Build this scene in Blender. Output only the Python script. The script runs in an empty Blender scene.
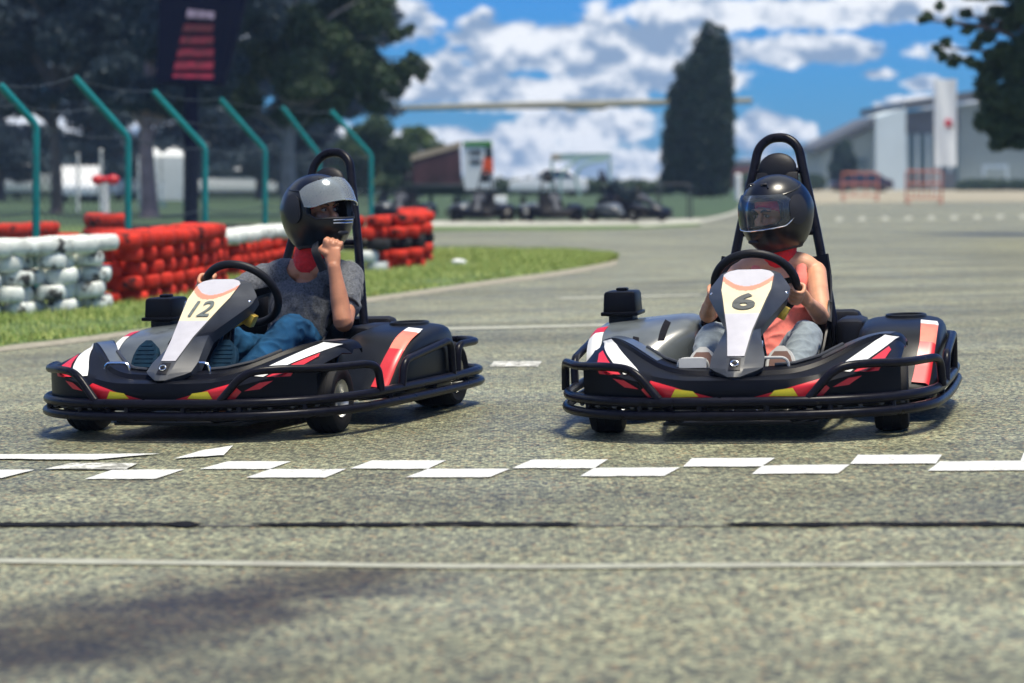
import bpy, math, random, time
_T0 = time.time()
def stamp(n): print('STAMP', n, round(time.time() - _T0, 1), flush=True)
import numpy as np
from mathutils import Vector, Matrix, noise
from mathutils.bvhtree import BVHTree

random.seed(7)
rng = np.random.default_rng(7)
SC = bpy.context.scene
COL = SC.collection
F = 2500.0; CX = 512.0; HY = 178.0; H = 0.96       # lens in pixels, horizon row, eye height


def smooth01(t):
    t = max(0.0, min(1.0, t))
    return t * t * (3 - 2 * t)


def gz(x, y):
    """height of the ground: the track falls gently to the left near the start line"""
    w = 1.0 - smooth01((y - 13.0) / 27.0)
    if y < 3:
        w *= smooth01((y + 3) / 6)
    return 0.030 * max(-12.0, min(12.0, x)) * w


def P(px, py, D):
    return Vector(((px - CX) * D / F, D, H + (HY - py) * D / F))


def G(px, py):
    """ground point seen at a pixel"""
    D = H * F / max(py - HY, 0.5)
    for _ in range(12):
        x = (px - CX) * D / F
        D = (H - gz(x, D)) * F / max(py - HY, 0.5)
    x = (px - CX) * D / F
    return Vector((x, D, gz(x, D)))


# ------------------------------------------------------------------ materials
def nodes_of(name):
    m = bpy.data.materials.new(name)
    m.use_nodes = True
    nt = m.node_tree
    return m, nt, nt.nodes['Principled BSDF']


def lk(nt, a, b):
    nt.links.new(a, b)


def mat(name, col, rough=0.6, metal=0.0, var=0.15, scale=20.0, bump=0.0, bscale=None, coat=0.0, spec=0.5,
        col2=None, thr=None, sheen=0.0, alpha=None):
    """principled material with noise in its colour and roughness; col2/thr adds worn patches"""
    m, nt, b = nodes_of(name)
    tc = nt.nodes.new('ShaderNodeTexCoord')
    n = nt.nodes.new('ShaderNodeTexNoise'); n.inputs['Scale'].default_value = scale
    n.inputs['Detail'].default_value = 5
    lk(nt, tc.outputs['Object'], n.inputs['Vector'])
    r = nt.nodes.new('ShaderNodeValToRGB')
    r.color_ramp.elements[0].position = 0.3; r.color_ramp.elements[1].position = 0.7
    c = Vector(col)
    r.color_ramp.elements[0].color = (*(c * (1 - var)), 1)
    r.color_ramp.elements[1].color = (*(c * (1 + var)), 1)
    lk(nt, n.outputs['Fac'], r.inputs['Fac'])
    out = r.outputs['Color']
    if col2 is not None:
        n2 = nt.nodes.new('ShaderNodeTexNoise'); n2.inputs['Scale'].default_value = scale * 0.6
        n2.inputs['Detail'].default_value = 8; n2.inputs['Roughness'].default_value = 0.7
        oi = nt.nodes.new('ShaderNodeObjectInfo')
        ad = nt.nodes.new('ShaderNodeVectorMath'); ad.operation = 'ADD'
        mu = nt.nodes.new('ShaderNodeVectorMath'); mu.operation = 'SCALE'; mu.inputs['Scale'].default_value = 37.0
        cb = nt.nodes.new('ShaderNodeCombineXYZ')
        lk(nt, oi.outputs['Random'], cb.inputs[0]); lk(nt, oi.outputs['Random'], cb.inputs[1])
        lk(nt, cb.outputs[0], mu.inputs[0]); lk(nt, mu.outputs[0], ad.inputs[0]); lk(nt, tc.outputs['Object'], ad.inputs[1])
        lk(nt, ad.outputs[0], n2.inputs['Vector'])
        r2 = nt.nodes.new('ShaderNodeValToRGB')
        r2.color_ramp.elements[0].position = thr; r2.color_ramp.elements[1].position = thr + 0.06
        lk(nt, n2.outputs['Fac'], r2.inputs['Fac'])
        mx = nt.nodes.new('ShaderNodeMix'); mx.data_type = 'RGBA'
        lk(nt, r2.outputs['Color'], mx.inputs['Factor'])
        lk(nt, out, mx.inputs['A']); mx.inputs['B'].default_value = (*col2, 1)
        out = mx.outputs['Result']
    lk(nt, out, b.inputs['Base Color'])
    b.inputs['Metallic'].default_value = metal
    mr = nt.nodes.new('ShaderNodeMapRange')
    mr.inputs['To Min'].default_value = max(0.02, rough - 0.08); mr.inputs['To Max'].default_value = min(1, rough + 0.08)
    lk(nt, n.outputs['Fac'], mr.inputs['Value']); lk(nt, mr.outputs[0], b.inputs['Roughness'])
    b.inputs['Specular IOR Level'].default_value = spec
    b.inputs['Coat Weight'].default_value = coat
    b.inputs['Coat Roughness'].default_value = 0.08
    b.inputs['Sheen Weight'].default_value = sheen
    if bump:
        nb = nt.nodes.new('ShaderNodeTexNoise'); nb.inputs['Scale'].default_value = bscale or scale * 4
        nb.inputs['Detail'].default_value = 4
        lk(nt, tc.outputs['Object'], nb.inputs['Vector'])
        bp = nt.nodes.new('ShaderNodeBump'); bp.inputs['Strength'].default_value = bump
        bp.inputs['Distance'].default_value = 0.004
        lk(nt, nb.outputs['Fac'], bp.inputs['Height']); lk(nt, bp.outputs[0], b.inputs['Normal'])
    if alpha is not None:
        b.inputs['Alpha'].default_value = alpha
    return m


# ------------------------------------------------------------------ mesh accumulator
class MB:
    def __init__(self):
        self.v = []; self.f = []; self.m = []

    def add(self, vs, fs, mi=0):
        o = len(self.v)
        self.v.extend([tuple(p) for p in vs])
        self.f.extend([tuple(i + o for i in f) for f in fs])
        self.m.extend([mi] * len(fs))

    def box(self, c, s, R=None, mi=0, taper=1.0):
        hx, hy, hz = s[0] / 2, s[1] / 2, s[2] / 2
        vs = []
        for z in (-1, 1):
            k = taper if z > 0 else 1.0
            for x, y in ((-1, -1), (1, -1), (1, 1), (-1, 1)):
                p = Vector((x * hx * k, y * hy * k, z * hz))
                if R is not None: p = R @ p
                vs.append(p + Vector(c))
        self.add(vs, [(3, 2, 1, 0), (4, 5, 6, 7), (0, 1, 5, 4), (1, 2, 6, 5), (2, 3, 7, 6), (3, 0, 4, 7)], mi)

    def tube(self, pts, r, n=10, closed=False, mi=0, caps=True, up=None):
        """r: number, list of numbers, or list of (r across, r along up)"""
        pts = [Vector(p) for p in pts]
        N = len(pts)
        if not isinstance(r, (list, tuple)): r = [r] * N
        rr = [(q, q) if not isinstance(q, (list, tuple)) else q for q in r]
        vs = []
        prev = None
        for i, p in enumerate(pts):
            if closed: t = pts[(i + 1) % N] - pts[i - 1]
            else: t = pts[min(i + 1, N - 1)] - pts[max(i - 1, 0)]
            if t.length < 1e-9: t = Vector((0, 0, 1))
            t.normalize()
            if up is not None:
                u = Vector(up); u = u - t * u.dot(t)
                if u.length < 1e-3: u = t.orthogonal()
                u.normalize()
            elif prev is None:
                u = t.orthogonal().normalized()
            else:
                u = prev - t * prev.dot(t); u.normalize()
            prev = u
            s = t.cross(u)
            for k in range(n):
                a = 2 * math.pi * k / n
                vs.append(p + s * (math.cos(a) * rr[i][0]) + u * (math.sin(a) * rr[i][1]))
        fs = []
        M = N if closed else N - 1
        for i in range(M):
            j = (i + 1) % N
            for k in range(n):
                l = (k + 1) % n
                fs.append((i * n + k, i * n + l, j * n + l, j * n + k))
        if caps and not closed:
            fs.append(tuple(range(n - 1, -1, -1)))
            fs.append(tuple((N - 1) * n + k for k in range(n)))
        self.add(vs, fs, mi)

    def loft(self, secs, mi=0, closed=False, caps=False, mfun=None):
        n = len(secs[0]); vs = [Vector(p) for s in secs for p in s]
        fs = []
        for i in range(len(secs) - 1):
            for k in range(n if closed else n - 1):
                l = (k + 1) % n
                fs.append((i * n + k, i * n + l, (i + 1) * n + l, (i + 1) * n + k))
        if caps and closed:
            fs.append(tuple(range(n - 1, -1, -1)))
            fs.append(tuple((len(secs) - 1) * n + k for k in range(n)))
        if mfun is None:
            self.add(vs, fs, mi)
        else:
            o = len(self.v)
            self.v.extend([tuple(p) for p in vs])
            for f in fs:
                c = sum((vs[i] for i in f), Vector()) / len(f)
                self.f.append(tuple(i + o for i in f)); self.m.append(mfun(c))

    def lathe(self, prof, n=24, M=None, mi=0, close=False):
        """prof: (r, z) list turned about z"""
        vs = []
        for r, z in prof:
            for k in range(n):
                a = 2 * math.pi * k / n
                p = Vector((r * math.cos(a), r * math.sin(a), z))
                vs.append(M @ p if M is not None else p)
        fs = []
        L = len(prof)
        for i in range(L if close else L - 1):
            j = (i + 1) % L
            for k in range(n):
                l = (k + 1) % n
                fs.append((i * n + k, i * n + l, j * n + l, j * n + k))
        self.add(vs, fs, mi)

    def ell(self, c, r, R=None, n=16, mi=0):
        vs = []; fs = []
        m = n // 2
        for i in range(m + 1):
            th = math.pi * i / m
            for k in range(n):
                a = 2 * math.pi * k / n
                p = Vector((r[0] * math.sin(th) * math.cos(a), r[1] * math.sin(th) * math.sin(a), r[2] * math.cos(th)))
                if R is not None: p = R @ p
                vs.append(p + Vector(c))
        for i in range(m):
            for k in range(n):
                l = (k + 1) % n
                fs.append((i * n + k, (i + 1) * n + k, (i + 1) * n + l, i * n + l))
        self.add(vs, fs, mi)

    def mesh(self, name, mats):
        me = bpy.data.meshes.new(name)
        me.from_pydata(self.v, [], self.f)
        if not isinstance(mats, (list, tuple)): mats = [mats]
        for m in mats: me.materials.append(m)
        me.polygons.foreach_set('material_index', self.m)
        me.update()
        return me

    def build(self, name, mats, parent=None, smooth=True, ang=40, bevel=0, solid=0, sub=0, weld=False):
        me = self.mesh(name, mats)
        o = bpy.data.objects.new(name, me)
        COL.objects.link(o)
        if parent is not None: o.parent = parent
        if weld:
            w = o.modifiers.new('w', 'WELD'); w.merge_threshold = 1e-4
        if solid:
            s = o.modifiers.new('s', 'SOLIDIFY'); s.thickness = abs(solid); s.offset = -1 if solid > 0 else 1
        if bevel:
            b = o.modifiers.new('b', 'BEVEL'); b.width = bevel; b.segments = 2; b.limit_method = 'ANGLE'
        if sub:
            s = o.modifiers.new('u', 'SUBSURF'); s.levels = sub; s.render_levels = sub
        if o.modifiers:
            bake(o)
        me = o.data
        if smooth:
            me.shade_smooth()
            me.set_sharp_from_angle(angle=math.radians(ang))
        return o


def bake(o):
    dg = bpy.context.evaluated_depsgraph_get()
    dg.update()
    me = bpy.data.meshes.new_from_object(o.evaluated_get(dg))
    old = o.data
    o.modifiers.clear()
    o.data = me
    me.name = old.name
    bpy.data.meshes.remove(old)


def tag(o, label=None, cat=None, group=None, kind=None):
    if label: o['label'] = label
    if cat: o['category'] = cat
    if group: o['group'] = group
    if kind: o['kind'] = kind
    return o


def empty(name, loc=(0, 0, 0), rz=0.0, label=None, cat=None, group=None):
    e = bpy.data.objects.new(name, None); COL.objects.link(e)
    e.location = loc; e.rotation_euler = (0, 0, rz)
    return tag(e, label, cat, group)


def copy_tree(o, parent=None):
    c = o.copy(); COL.objects.link(c)
    if parent is not None: c.parent = parent
    for ch in [k for k in bpy.data.objects if k.parent == o]:
        copy_tree(ch, c)
    return c


def catmull(pts, k=6, closed=False):
    pts = [Vector(p) for p in pts]; N = len(pts); out = []
    rngi = range(N) if closed else range(N - 1)
    for i in rngi:
        if closed: p0, p1, p2, p3 = pts[i - 1], pts[i], pts[(i + 1) % N], pts[(i + 2) % N]
        else:
            p1, p2 = pts[i], pts[i + 1]
            p0 = pts[i - 1] if i > 0 else p1 * 2 - p2
            p3 = pts[i + 2] if i + 2 < N else p2 * 2 - p1
        for j in range(k):
            t = j / k
            out.append(0.5 * ((2 * p1) + (p2 - p0) * t + (2 * p0 - 5 * p1 + 4 * p2 - p3) * t * t + (3 * p1 - p0 - 3 * p2 + p3) * t ** 3))
    if not closed: out.append(pts[-1])
    return out


def fillet(pts, r=0.05, k=5):
    pts = [Vector(p) for p in pts]; out = [pts[0]]
    for i in range(1, len(pts) - 1):
        a, b, c = pts[i - 1], pts[i], pts[i + 1]
        d1 = (a - b); d2 = (c - b)
        q = min(r, d1.length * 0.49, d2.length * 0.49)
        s = b + d1.normalized() * q; e = b + d2.normalized() * q
        for j in range(k + 1):
            t = j / k
            out.append((1 - t) ** 2 * s + 2 * t * (1 - t) * b + t * t * e)
    out.append(pts[-1])
    return out


def interp(tab, x):
    """piecewise smooth table lookup: rows (x, a, b, ...)"""
    if x <= tab[0][0]: return list(tab[0][1:])
    for i in range(len(tab) - 1):
        if x <= tab[i + 1][0]:
            t = (x - tab[i][0]) / (tab[i + 1][0] - tab[i][0])
            p0 = tab[max(i - 1, 0)]; p1 = tab[i]; p2 = tab[i + 1]; p3 = tab[min(i + 2, len(tab) - 1)]
            out = []
            for k in range(1, len(p1)):
                h = p2[0] - p1[0]
                m1 = (p2[k] - p0[k]) / max(p2[0] - p0[0], 1e-6) * h
                m2 = (p3[k] - p1[k]) / max(p3[0] - p1[0], 1e-6) * h
                out.append((2 * t ** 3 - 3 * t * t + 1) * p1[k] + (t ** 3 - 2 * t * t + t) * m1 + (-2 * t ** 3 + 3 * t * t) * p2[k] + (t ** 3 - t * t) * m2)
            return out
    return list(tab[-1][1:])


def bvh_of(*objs):
    vs = []; fs = []
    for o in objs:
        k = len(vs)
        vs += [v.co.copy() for v in o.data.vertices]
        fs += [tuple(i + k for i in p.vertices) for p in o.data.polygons]
    return BVHTree.FromPolygons(vs, fs)


def patch(mb, bvh, quad, n=14, m=6, d=(0, 1, 0), y0=-1.2, off=0.003, mi=0):
    """lay a four-cornered sticker on a surface; corners are (x, z) seen along d"""
    d = Vector(d).normalized()
    q = [Vector((a[0], y0, a[1])) if len(a) == 2 else Vector(a) for a in quad]
    vs = []; ok = []
    for i in range(n + 1):
        for j in range(m + 1):
            s, t = i / n, j / m
            p = q[0] * (1 - s) * (1 - t) + q[1] * s * (1 - t) + q[2] * s * t + q[3] * (1 - s) * t
            h, nr, _, _ = bvh.ray_cast(p, d)
            if h is None:
                vs.append(p); ok.append(False)
            else:
                if nr.dot(d) > 0: nr = -nr
                vs.append(h + nr * off); ok.append(True)
    fs = []
    lab = list(range(len(vs)))
    def root(x):
        while lab[x] != x: x = lab[x]
        return x
    for i in range(n):
        for j in range(m):
            a, b, c, e = i * (m + 1) + j, (i + 1) * (m + 1) + j, (i + 1) * (m + 1) + j + 1, i * (m + 1) + j + 1
            if all(ok[k] for k in (a, b, c, e)):
                if max((vs[a] - vs[c]).length, (vs[b] - vs[e]).length) < 0.16:
                    fs.append((a, b, c, e))
                    for q_ in (b, c, e): lab[root(q_)] = root(a)
    cnt = {}
    for f in fs: cnt[root(f[0])] = cnt.get(root(f[0]), 0) + 1
    if cnt:
        best = max(cnt, key=cnt.get)
        fs = [f for f in fs if root(f[0]) == best]
    mb.add(vs, fs, mi)
M = {}
M['plastic'] = mat('black_plastic', (0.0045, 0.005, 0.008), rough=0.38, var=0.2, scale=7, bump=0.05, bscale=400, spec=0.12, col2=(0.03, 0.03, 0.032), thr=0.67)
M['plastic_grey'] = mat('worn_grey_plastic', (0.034, 0.036, 0.041), rough=0.36, var=0.25, scale=9, bump=0.06, bscale=250)
M['pod'] = mat('dusty_black_plastic', (0.010, 0.0115, 0.014), rough=0.36, var=0.3, scale=8, bump=0.04, bscale=200, spec=0.18, col2=(0.05, 0.05, 0.05), thr=0.68)
M['tubepaint'] = mat('black_tube_paint', (0.007, 0.007, 0.012), rough=0.30, var=0.3, scale=30, spec=0.13,
                     col2=(0.07, 0.066, 0.06), thr=0.66, bump=0.1, bscale=60)
M['tyre'] = mat('tyre_rubber', (0.009, 0.009, 0.011), rough=0.7, var=0.3, scale=25, bump=0.2, bscale=120, spec=.25)
M['rim'] = mat('rim_metal', (0.62, 0.62, 0.58), rough=0.32, metal=0.85, var=0.1)
M['chrome'] = mat('bright_metal', (0.75, 0.76, 0.78), rough=0.22, metal=1.0, var=0.08)
M['white'] = mat('white_vinyl', (0.78, 0.78, 0.74), rough=0.38, var=0.06, scale=14, col2=(0.35, 0.34, 0.32), thr=0.72)
M['plate_white'] = mat('white_plate', (0.50, 0.49, 0.52), rough=0.4, var=0.05, scale=25, col2=(0.45, 0.43, 0.42), thr=0.70)
M['red'] = mat('red_vinyl', (0.62, 0.015, 0.025), rough=0.35, var=0.12, scale=12)
M['orange'] = mat('faded_red_vinyl', (0.85, 0.20, 0.13), rough=0.4, var=0.15, scale=14)
M['cream'] = mat('cream_vinyl', (0.74, 0.64, 0.42), rough=0.4, var=0.08)
M['pink'] = mat('pale_red_vinyl', (0.82, 0.28, 0.18), rough=0.4, var=0.08)
M['yellow'] = mat('yellow_vinyl', (0.88, 0.70, 0.03), rough=0.4, var=0.05)
M['digit'] = mat('digit_grey', (0.12, 0.14, 0.13), rough=0.5, var=0.2, scale=40)
M['digit_dark'] = mat('digit_dark_grey', (0.075, 0.08, 0.075), rough=0.5, var=0.2, scale=40)
M['rubber'] = mat('grip_rubber', (0.007, 0.007, 0.010), rough=0.5, var=0.2, bump=0.1, bscale=300, spec=.3)
M['seat'] = mat('seat_plastic', (0.006, 0.006, 0.009), rough=0.45, var=0.2, spec=.28)
M['brass'] = mat('yellow_metal', (0.75, 0.50, 0.08), rough=0.35, metal=0.6, var=0.15, scale=60)
M['floorpan'] = mat('dirty_tray', (0.03, 0.03, 0.03), rough=0.6, metal=0.3, var=0.4)
# people
def skin_mat(name, col):
    m = mat(name, col, rough=0.48, var=0.20, scale=14, bump=0.06, bscale=220)
    b = m.node_tree.nodes['Principled BSDF']
    b.inputs['Subsurface Weight'].default_value = 0.12
    b.inputs['Subsurface Radius'].default_value = (0.02, 0.008, 0.004)
    b.inputs['Subsurface Scale'].default_value = 0.4
    return m
M['skin_m'] = skin_mat('tanned_skin', (0.50, 0.215, 0.115))
M['skin_f'] = skin_mat('warm_skin', (0.62, 0.30, 0.17))
def fabric(name, col, var, scale, stripes=None):
    return mat(name, col, rough=0.85, var=var, scale=scale, bump=0.15, bscale=scale * 1.5, sheen=0.15)
M['heather'] = fabric('heather_jersey', (0.085, 0.092, 0.105), 0.6, 130)
M['hem'] = fabric('dark_hem', (0.012, 0.013, 0.018), 0.3, 200)
M['jeans'] = fabric('blue_denim', (0.012, 0.065, 0.145), 0.5, 12)
M['coral'] = fabric('coral_jersey', (0.95, 0.23, 0.175), 0.10, 60)
M['greypants'] = fabric('grey_cotton', (0.20, 0.24, 0.265), 0.15, 50)
M['redcloth'] = fabric('red_balaclava_cloth', (0.75, 0.018, 0.022), 0.15, 80)
M['shoeblue'] = fabric('dark_blue_canvas', (0.006, 0.030, 0.055), 0.3, 60)
M['solebrown'] = mat('brown_sole', (0.16, 0.085, 0.065), rough=0.8, var=0.2)
M['solewhite'] = mat('white_sole', (0.48, 0.48, 0.46), rough=0.7, var=0.08)
M['helmet'] = mat('black_gloss_shell', (0.005, 0.006, 0.010), rough=0.34, var=0.3, scale=12, coat=0.35, spec=0.28)
M['helmet'].node_tree.nodes['Principled BSDF'].inputs['Coat Roughness'].default_value = 0.22
M['helmet_trim'] = mat('black_matt_trim', (0.012, 0.012, 0.016), rough=0.6, var=0.2)
M['lining'] = mat('helmet_lining', (0.012, 0.012, 0.016), rough=0.95, var=0.2, spec=0.1)
M['eyewhite'] = mat('eye_white', (0.38, 0.34, 0.32), rough=0.3, var=0.03)
M['iris'] = mat('dark_iris', (0.03, 0.02, 0.015), rough=0.1, var=0.1)
M['brow'] = mat('dark_brow_hair', (0.03, 0.015, 0.01), rough=0.8, var=0.2)
def visor_mat(name, tr, tint):
    m = bpy.data.materials.new(name); m.use_nodes = True
    nt = m.node_tree; nt.nodes.clear()
    o = nt.nodes.new('ShaderNodeOutputMaterial')
    t = nt.nodes.new('ShaderNodeBsdfTransparent'); t.inputs[0].default_value = (*tint, 1)
    g = nt.nodes.new('ShaderNodeBsdfGlossy'); g.inputs['Roughness'].default_value = 0.14
    g.inputs[0].default_value = (0.9, 0.95, 1, 1)
    d = nt.nodes.new('ShaderNodeBsdfDiffuse'); d.inputs[0].default_value = (0.50, 0.56, 0.58, 1)
    mx = nt.nodes.new('ShaderNodeMixShader'); mx2 = nt.nodes.new('ShaderNodeMixShader')
    fr = nt.nodes.new('ShaderNodeFresnel'); fr.inputs[0].default_value = 1.38
    ns = nt.nodes.new('ShaderNodeTexNoise'); ns.inputs['Scale'].default_value = 30
    mr = nt.nodes.new('ShaderNodeMapRange'); mr.inputs['To Min'].default_value = tr - 0.06; mr.inputs['To Max'].default_value = tr + 0.06
    lk(nt, ns.outputs['Fac'], mr.inputs['Value'])
    lk(nt, mr.outputs[0], mx.inputs[0]); lk(nt, t.outputs[0], mx.inputs[1]); lk(nt, d.outputs[0], mx.inputs[2])
    lk(nt, fr.outputs[0], mx2.inputs[0]); lk(nt, mx.outputs[0], mx2.inputs[1]); lk(nt, g.outputs[0], mx2.inputs[2])
    lk(nt, mx2.outputs[0], o.inputs[0])
    return m
M['visor_clear'] = visor_mat('clear_visor', 0.045, (0.92, 0.93, 0.94))
M['visor_smoke'] = visor_mat('scuffed_visor', 0.30, (0.55, 0.60, 0.65))

M['silver_sheen'] = mat('silver_sheen_plastic', (0.10, 0.115, 0.12), rough=0.30, var=0.35, scale=6, spec=0.6, coat=0.3, col2=(0.03, 0.03, 0.035), thr=0.66)  # silver sheen of the lit black plastic put into the colour

M['panel_grey'] = mat('grey_panel_plastic', (0.050, 0.054, 0.062), rough=0.40, var=0.25, scale=9, bump=0.05, bscale=250, spec=.35, col2=(0.09, 0.09, 0.09), thr=0.66)

M['shoeblue'] = mat('dark_blue_sole', (0.006, 0.028, 0.055), rough=0.75, var=0.3, scale=40, spec=.15)

M['jeans'] = mat('blue_denim_plain', (0.010, 0.055, 0.125), rough=0.9, var=0.5, scale=12, bump=0.12, bscale=60, spec=.15)
# ================================================================== kart
OUT = [(0, -0.425), (0.20, -0.42), (0.36, -0.385), (0.50, -0.31), (0.61, -0.19), (0.675, -0.03), (0.70, 0.15),
       (0.715, 0.45), (0.72, 0.80), (0.71, 1.13), (0.63, 1.27), (0.45, 1.32), (0.2, 1.31), (0, 1.31)]


def out_y(u):           # bumper plan: forward position for a half width (front half)
    return interp([(a, b) for a, b in OUT[:6]], abs(u))[0]


def outline(z, rs=0.0):
    half = [Vector((a * (1 - rs), b * (1 - rs * 0.5), z)) for a, b in OUT]
    left = [Vector((-p.x, p.y, p.z)) for p in half[1:-1]][::-1]
    return catmull(half + left, 6, closed=True)


def tyre_profile(R, w, r0):
    h = w / 2
    return [(r0, -h * 0.72), (r0 + 0.01, -h * 0.86), (R * 0.82, -h), (R * 0.93, -h * 0.93), (R * 0.99, -h * 0.72), (R, -h * 0.35),
            (R, h * 0.35), (R * 0.99, h * 0.72), (R * 0.93, h * 0.93), (R * 0.82, h), (r0 + 0.01, h * 0.86), (r0, h * 0.72)]


def make_wheel(parent, x, y, R, w, steer=0.0):
    s = 1 if x > 0 else -1
    e = bpy.data.objects.new('wheel', None); COL.objects.link(e); e.parent = parent
    e.location = (x, y, R); e.rotation_euler = (0, 0, steer)
    Mx = Matrix.Rotation(math.radians(90), 4, 'Y')
    a = MB(); a.lathe(tyre_profile(R, w, R * 0.52), 40, Mx, close=True)
    for k in (-0.25, 0.0, 0.25):
        a.lathe([(R + 0.0005, w * k - 0.003), (R + 0.003, w * k - 0.002), (R + 0.003, w * k + 0.002), (R + 0.0005, w * k + 0.003)], 40, Mx)
    a.build('tyre', M['tyre'], e)
    b = MB(); h = w / 2
    b.lathe([(R * 0.56, -h * 0.9), (R * 0.52, -h * 0.8), (R * 0.50, 0), (R * 0.52, h * 0.8), (R * 0.56, h * 0.9)], 32, Mx)
    b.lathe([(0.0, s * h * 0.25), (0.028, s * h * 0.3), (0.04, s * h * 0.15), (R * 0.51, s * h * 0.35)], 32, Mx)
    for k in range(6):
        t = k * math.pi / 3
        b.tube([Vector((s * h * 0.25, 0.03 * math.cos(t), 0.03 * math.sin(t))), Vector((s * h * 0.45, 0.03 * math.cos(t), 0.03 * math.sin(t)))], 0.006, 6)
    b.build('rim', M['rim'], e)
    return e


FAIR = [  # u, rear y,z, ridge y,z, lip y,z
    (0.00, -0.235, 0.250, -0.300, 0.238, -0.385, 0.220),
    (0.10, -0.225, 0.256, -0.295, 0.246, -0.385, 0.220),
    (0.20, -0.205, 0.262, -0.285, 0.252, -0.372, 0.222),
    (0.28, -0.130, 0.280, -0.245, 0.270, -0.350, 0.232),
    (0.35, -0.060, 0.312, -0.180, 0.298, -0.315, 0.246),
    (0.42, 0.040, 0.338, -0.100, 0.330, -0.270, 0.262),
    (0.48, 0.130, 0.348, -0.020, 0.348, -0.205, 0.280),
    (0.53, 0.200, 0.345, 0.050, 0.345, -0.120, 0.294),
    (0.56, 0.220, 0.332, 0.110, 0.332, -0.050, 0.300),
    (0.575, 0.220, 0.310, 0.140, 0.310, 0.000, 0.296)]


def fairing_section(u):
    s = 1 if u >= 0 else -1
    ry, rz_, gy, gz_, ly, lz = interp(FAIR, abs(u))
    fy = out_y(abs(u)) + 0.035
    fy = min(fy, ly + 0.005) if abs(u) < 0.53 else min(fy, ly)
    pts = [(ry + 0.004, rz_ - 0.018), (ry, rz_), (gy, gz_), (gy - 0.015, gz_ - 0.016), (ly + 0.03, lz + 0.008), (ly, lz), (fy - 0.004, lz - 0.03), (fy - 0.004, (lz + 0.13) / 2),
           (fy, 0.135), (fy + 0.02, 0.115)]
    return [Vector((u, a, b)) for a, b in pts]


def lin(tab, x):
    if x <= tab[0][0]: return list(tab[0][1:])
    for p, q in zip(tab, tab[1:]):
        if x <= q[0]:
            t = (x - p[0]) / (q[0] - p[0]); return [a + (b - a) * t for a, b in zip(p[1:], q[1:])]
    return list(tab[-1][1:])


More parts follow.
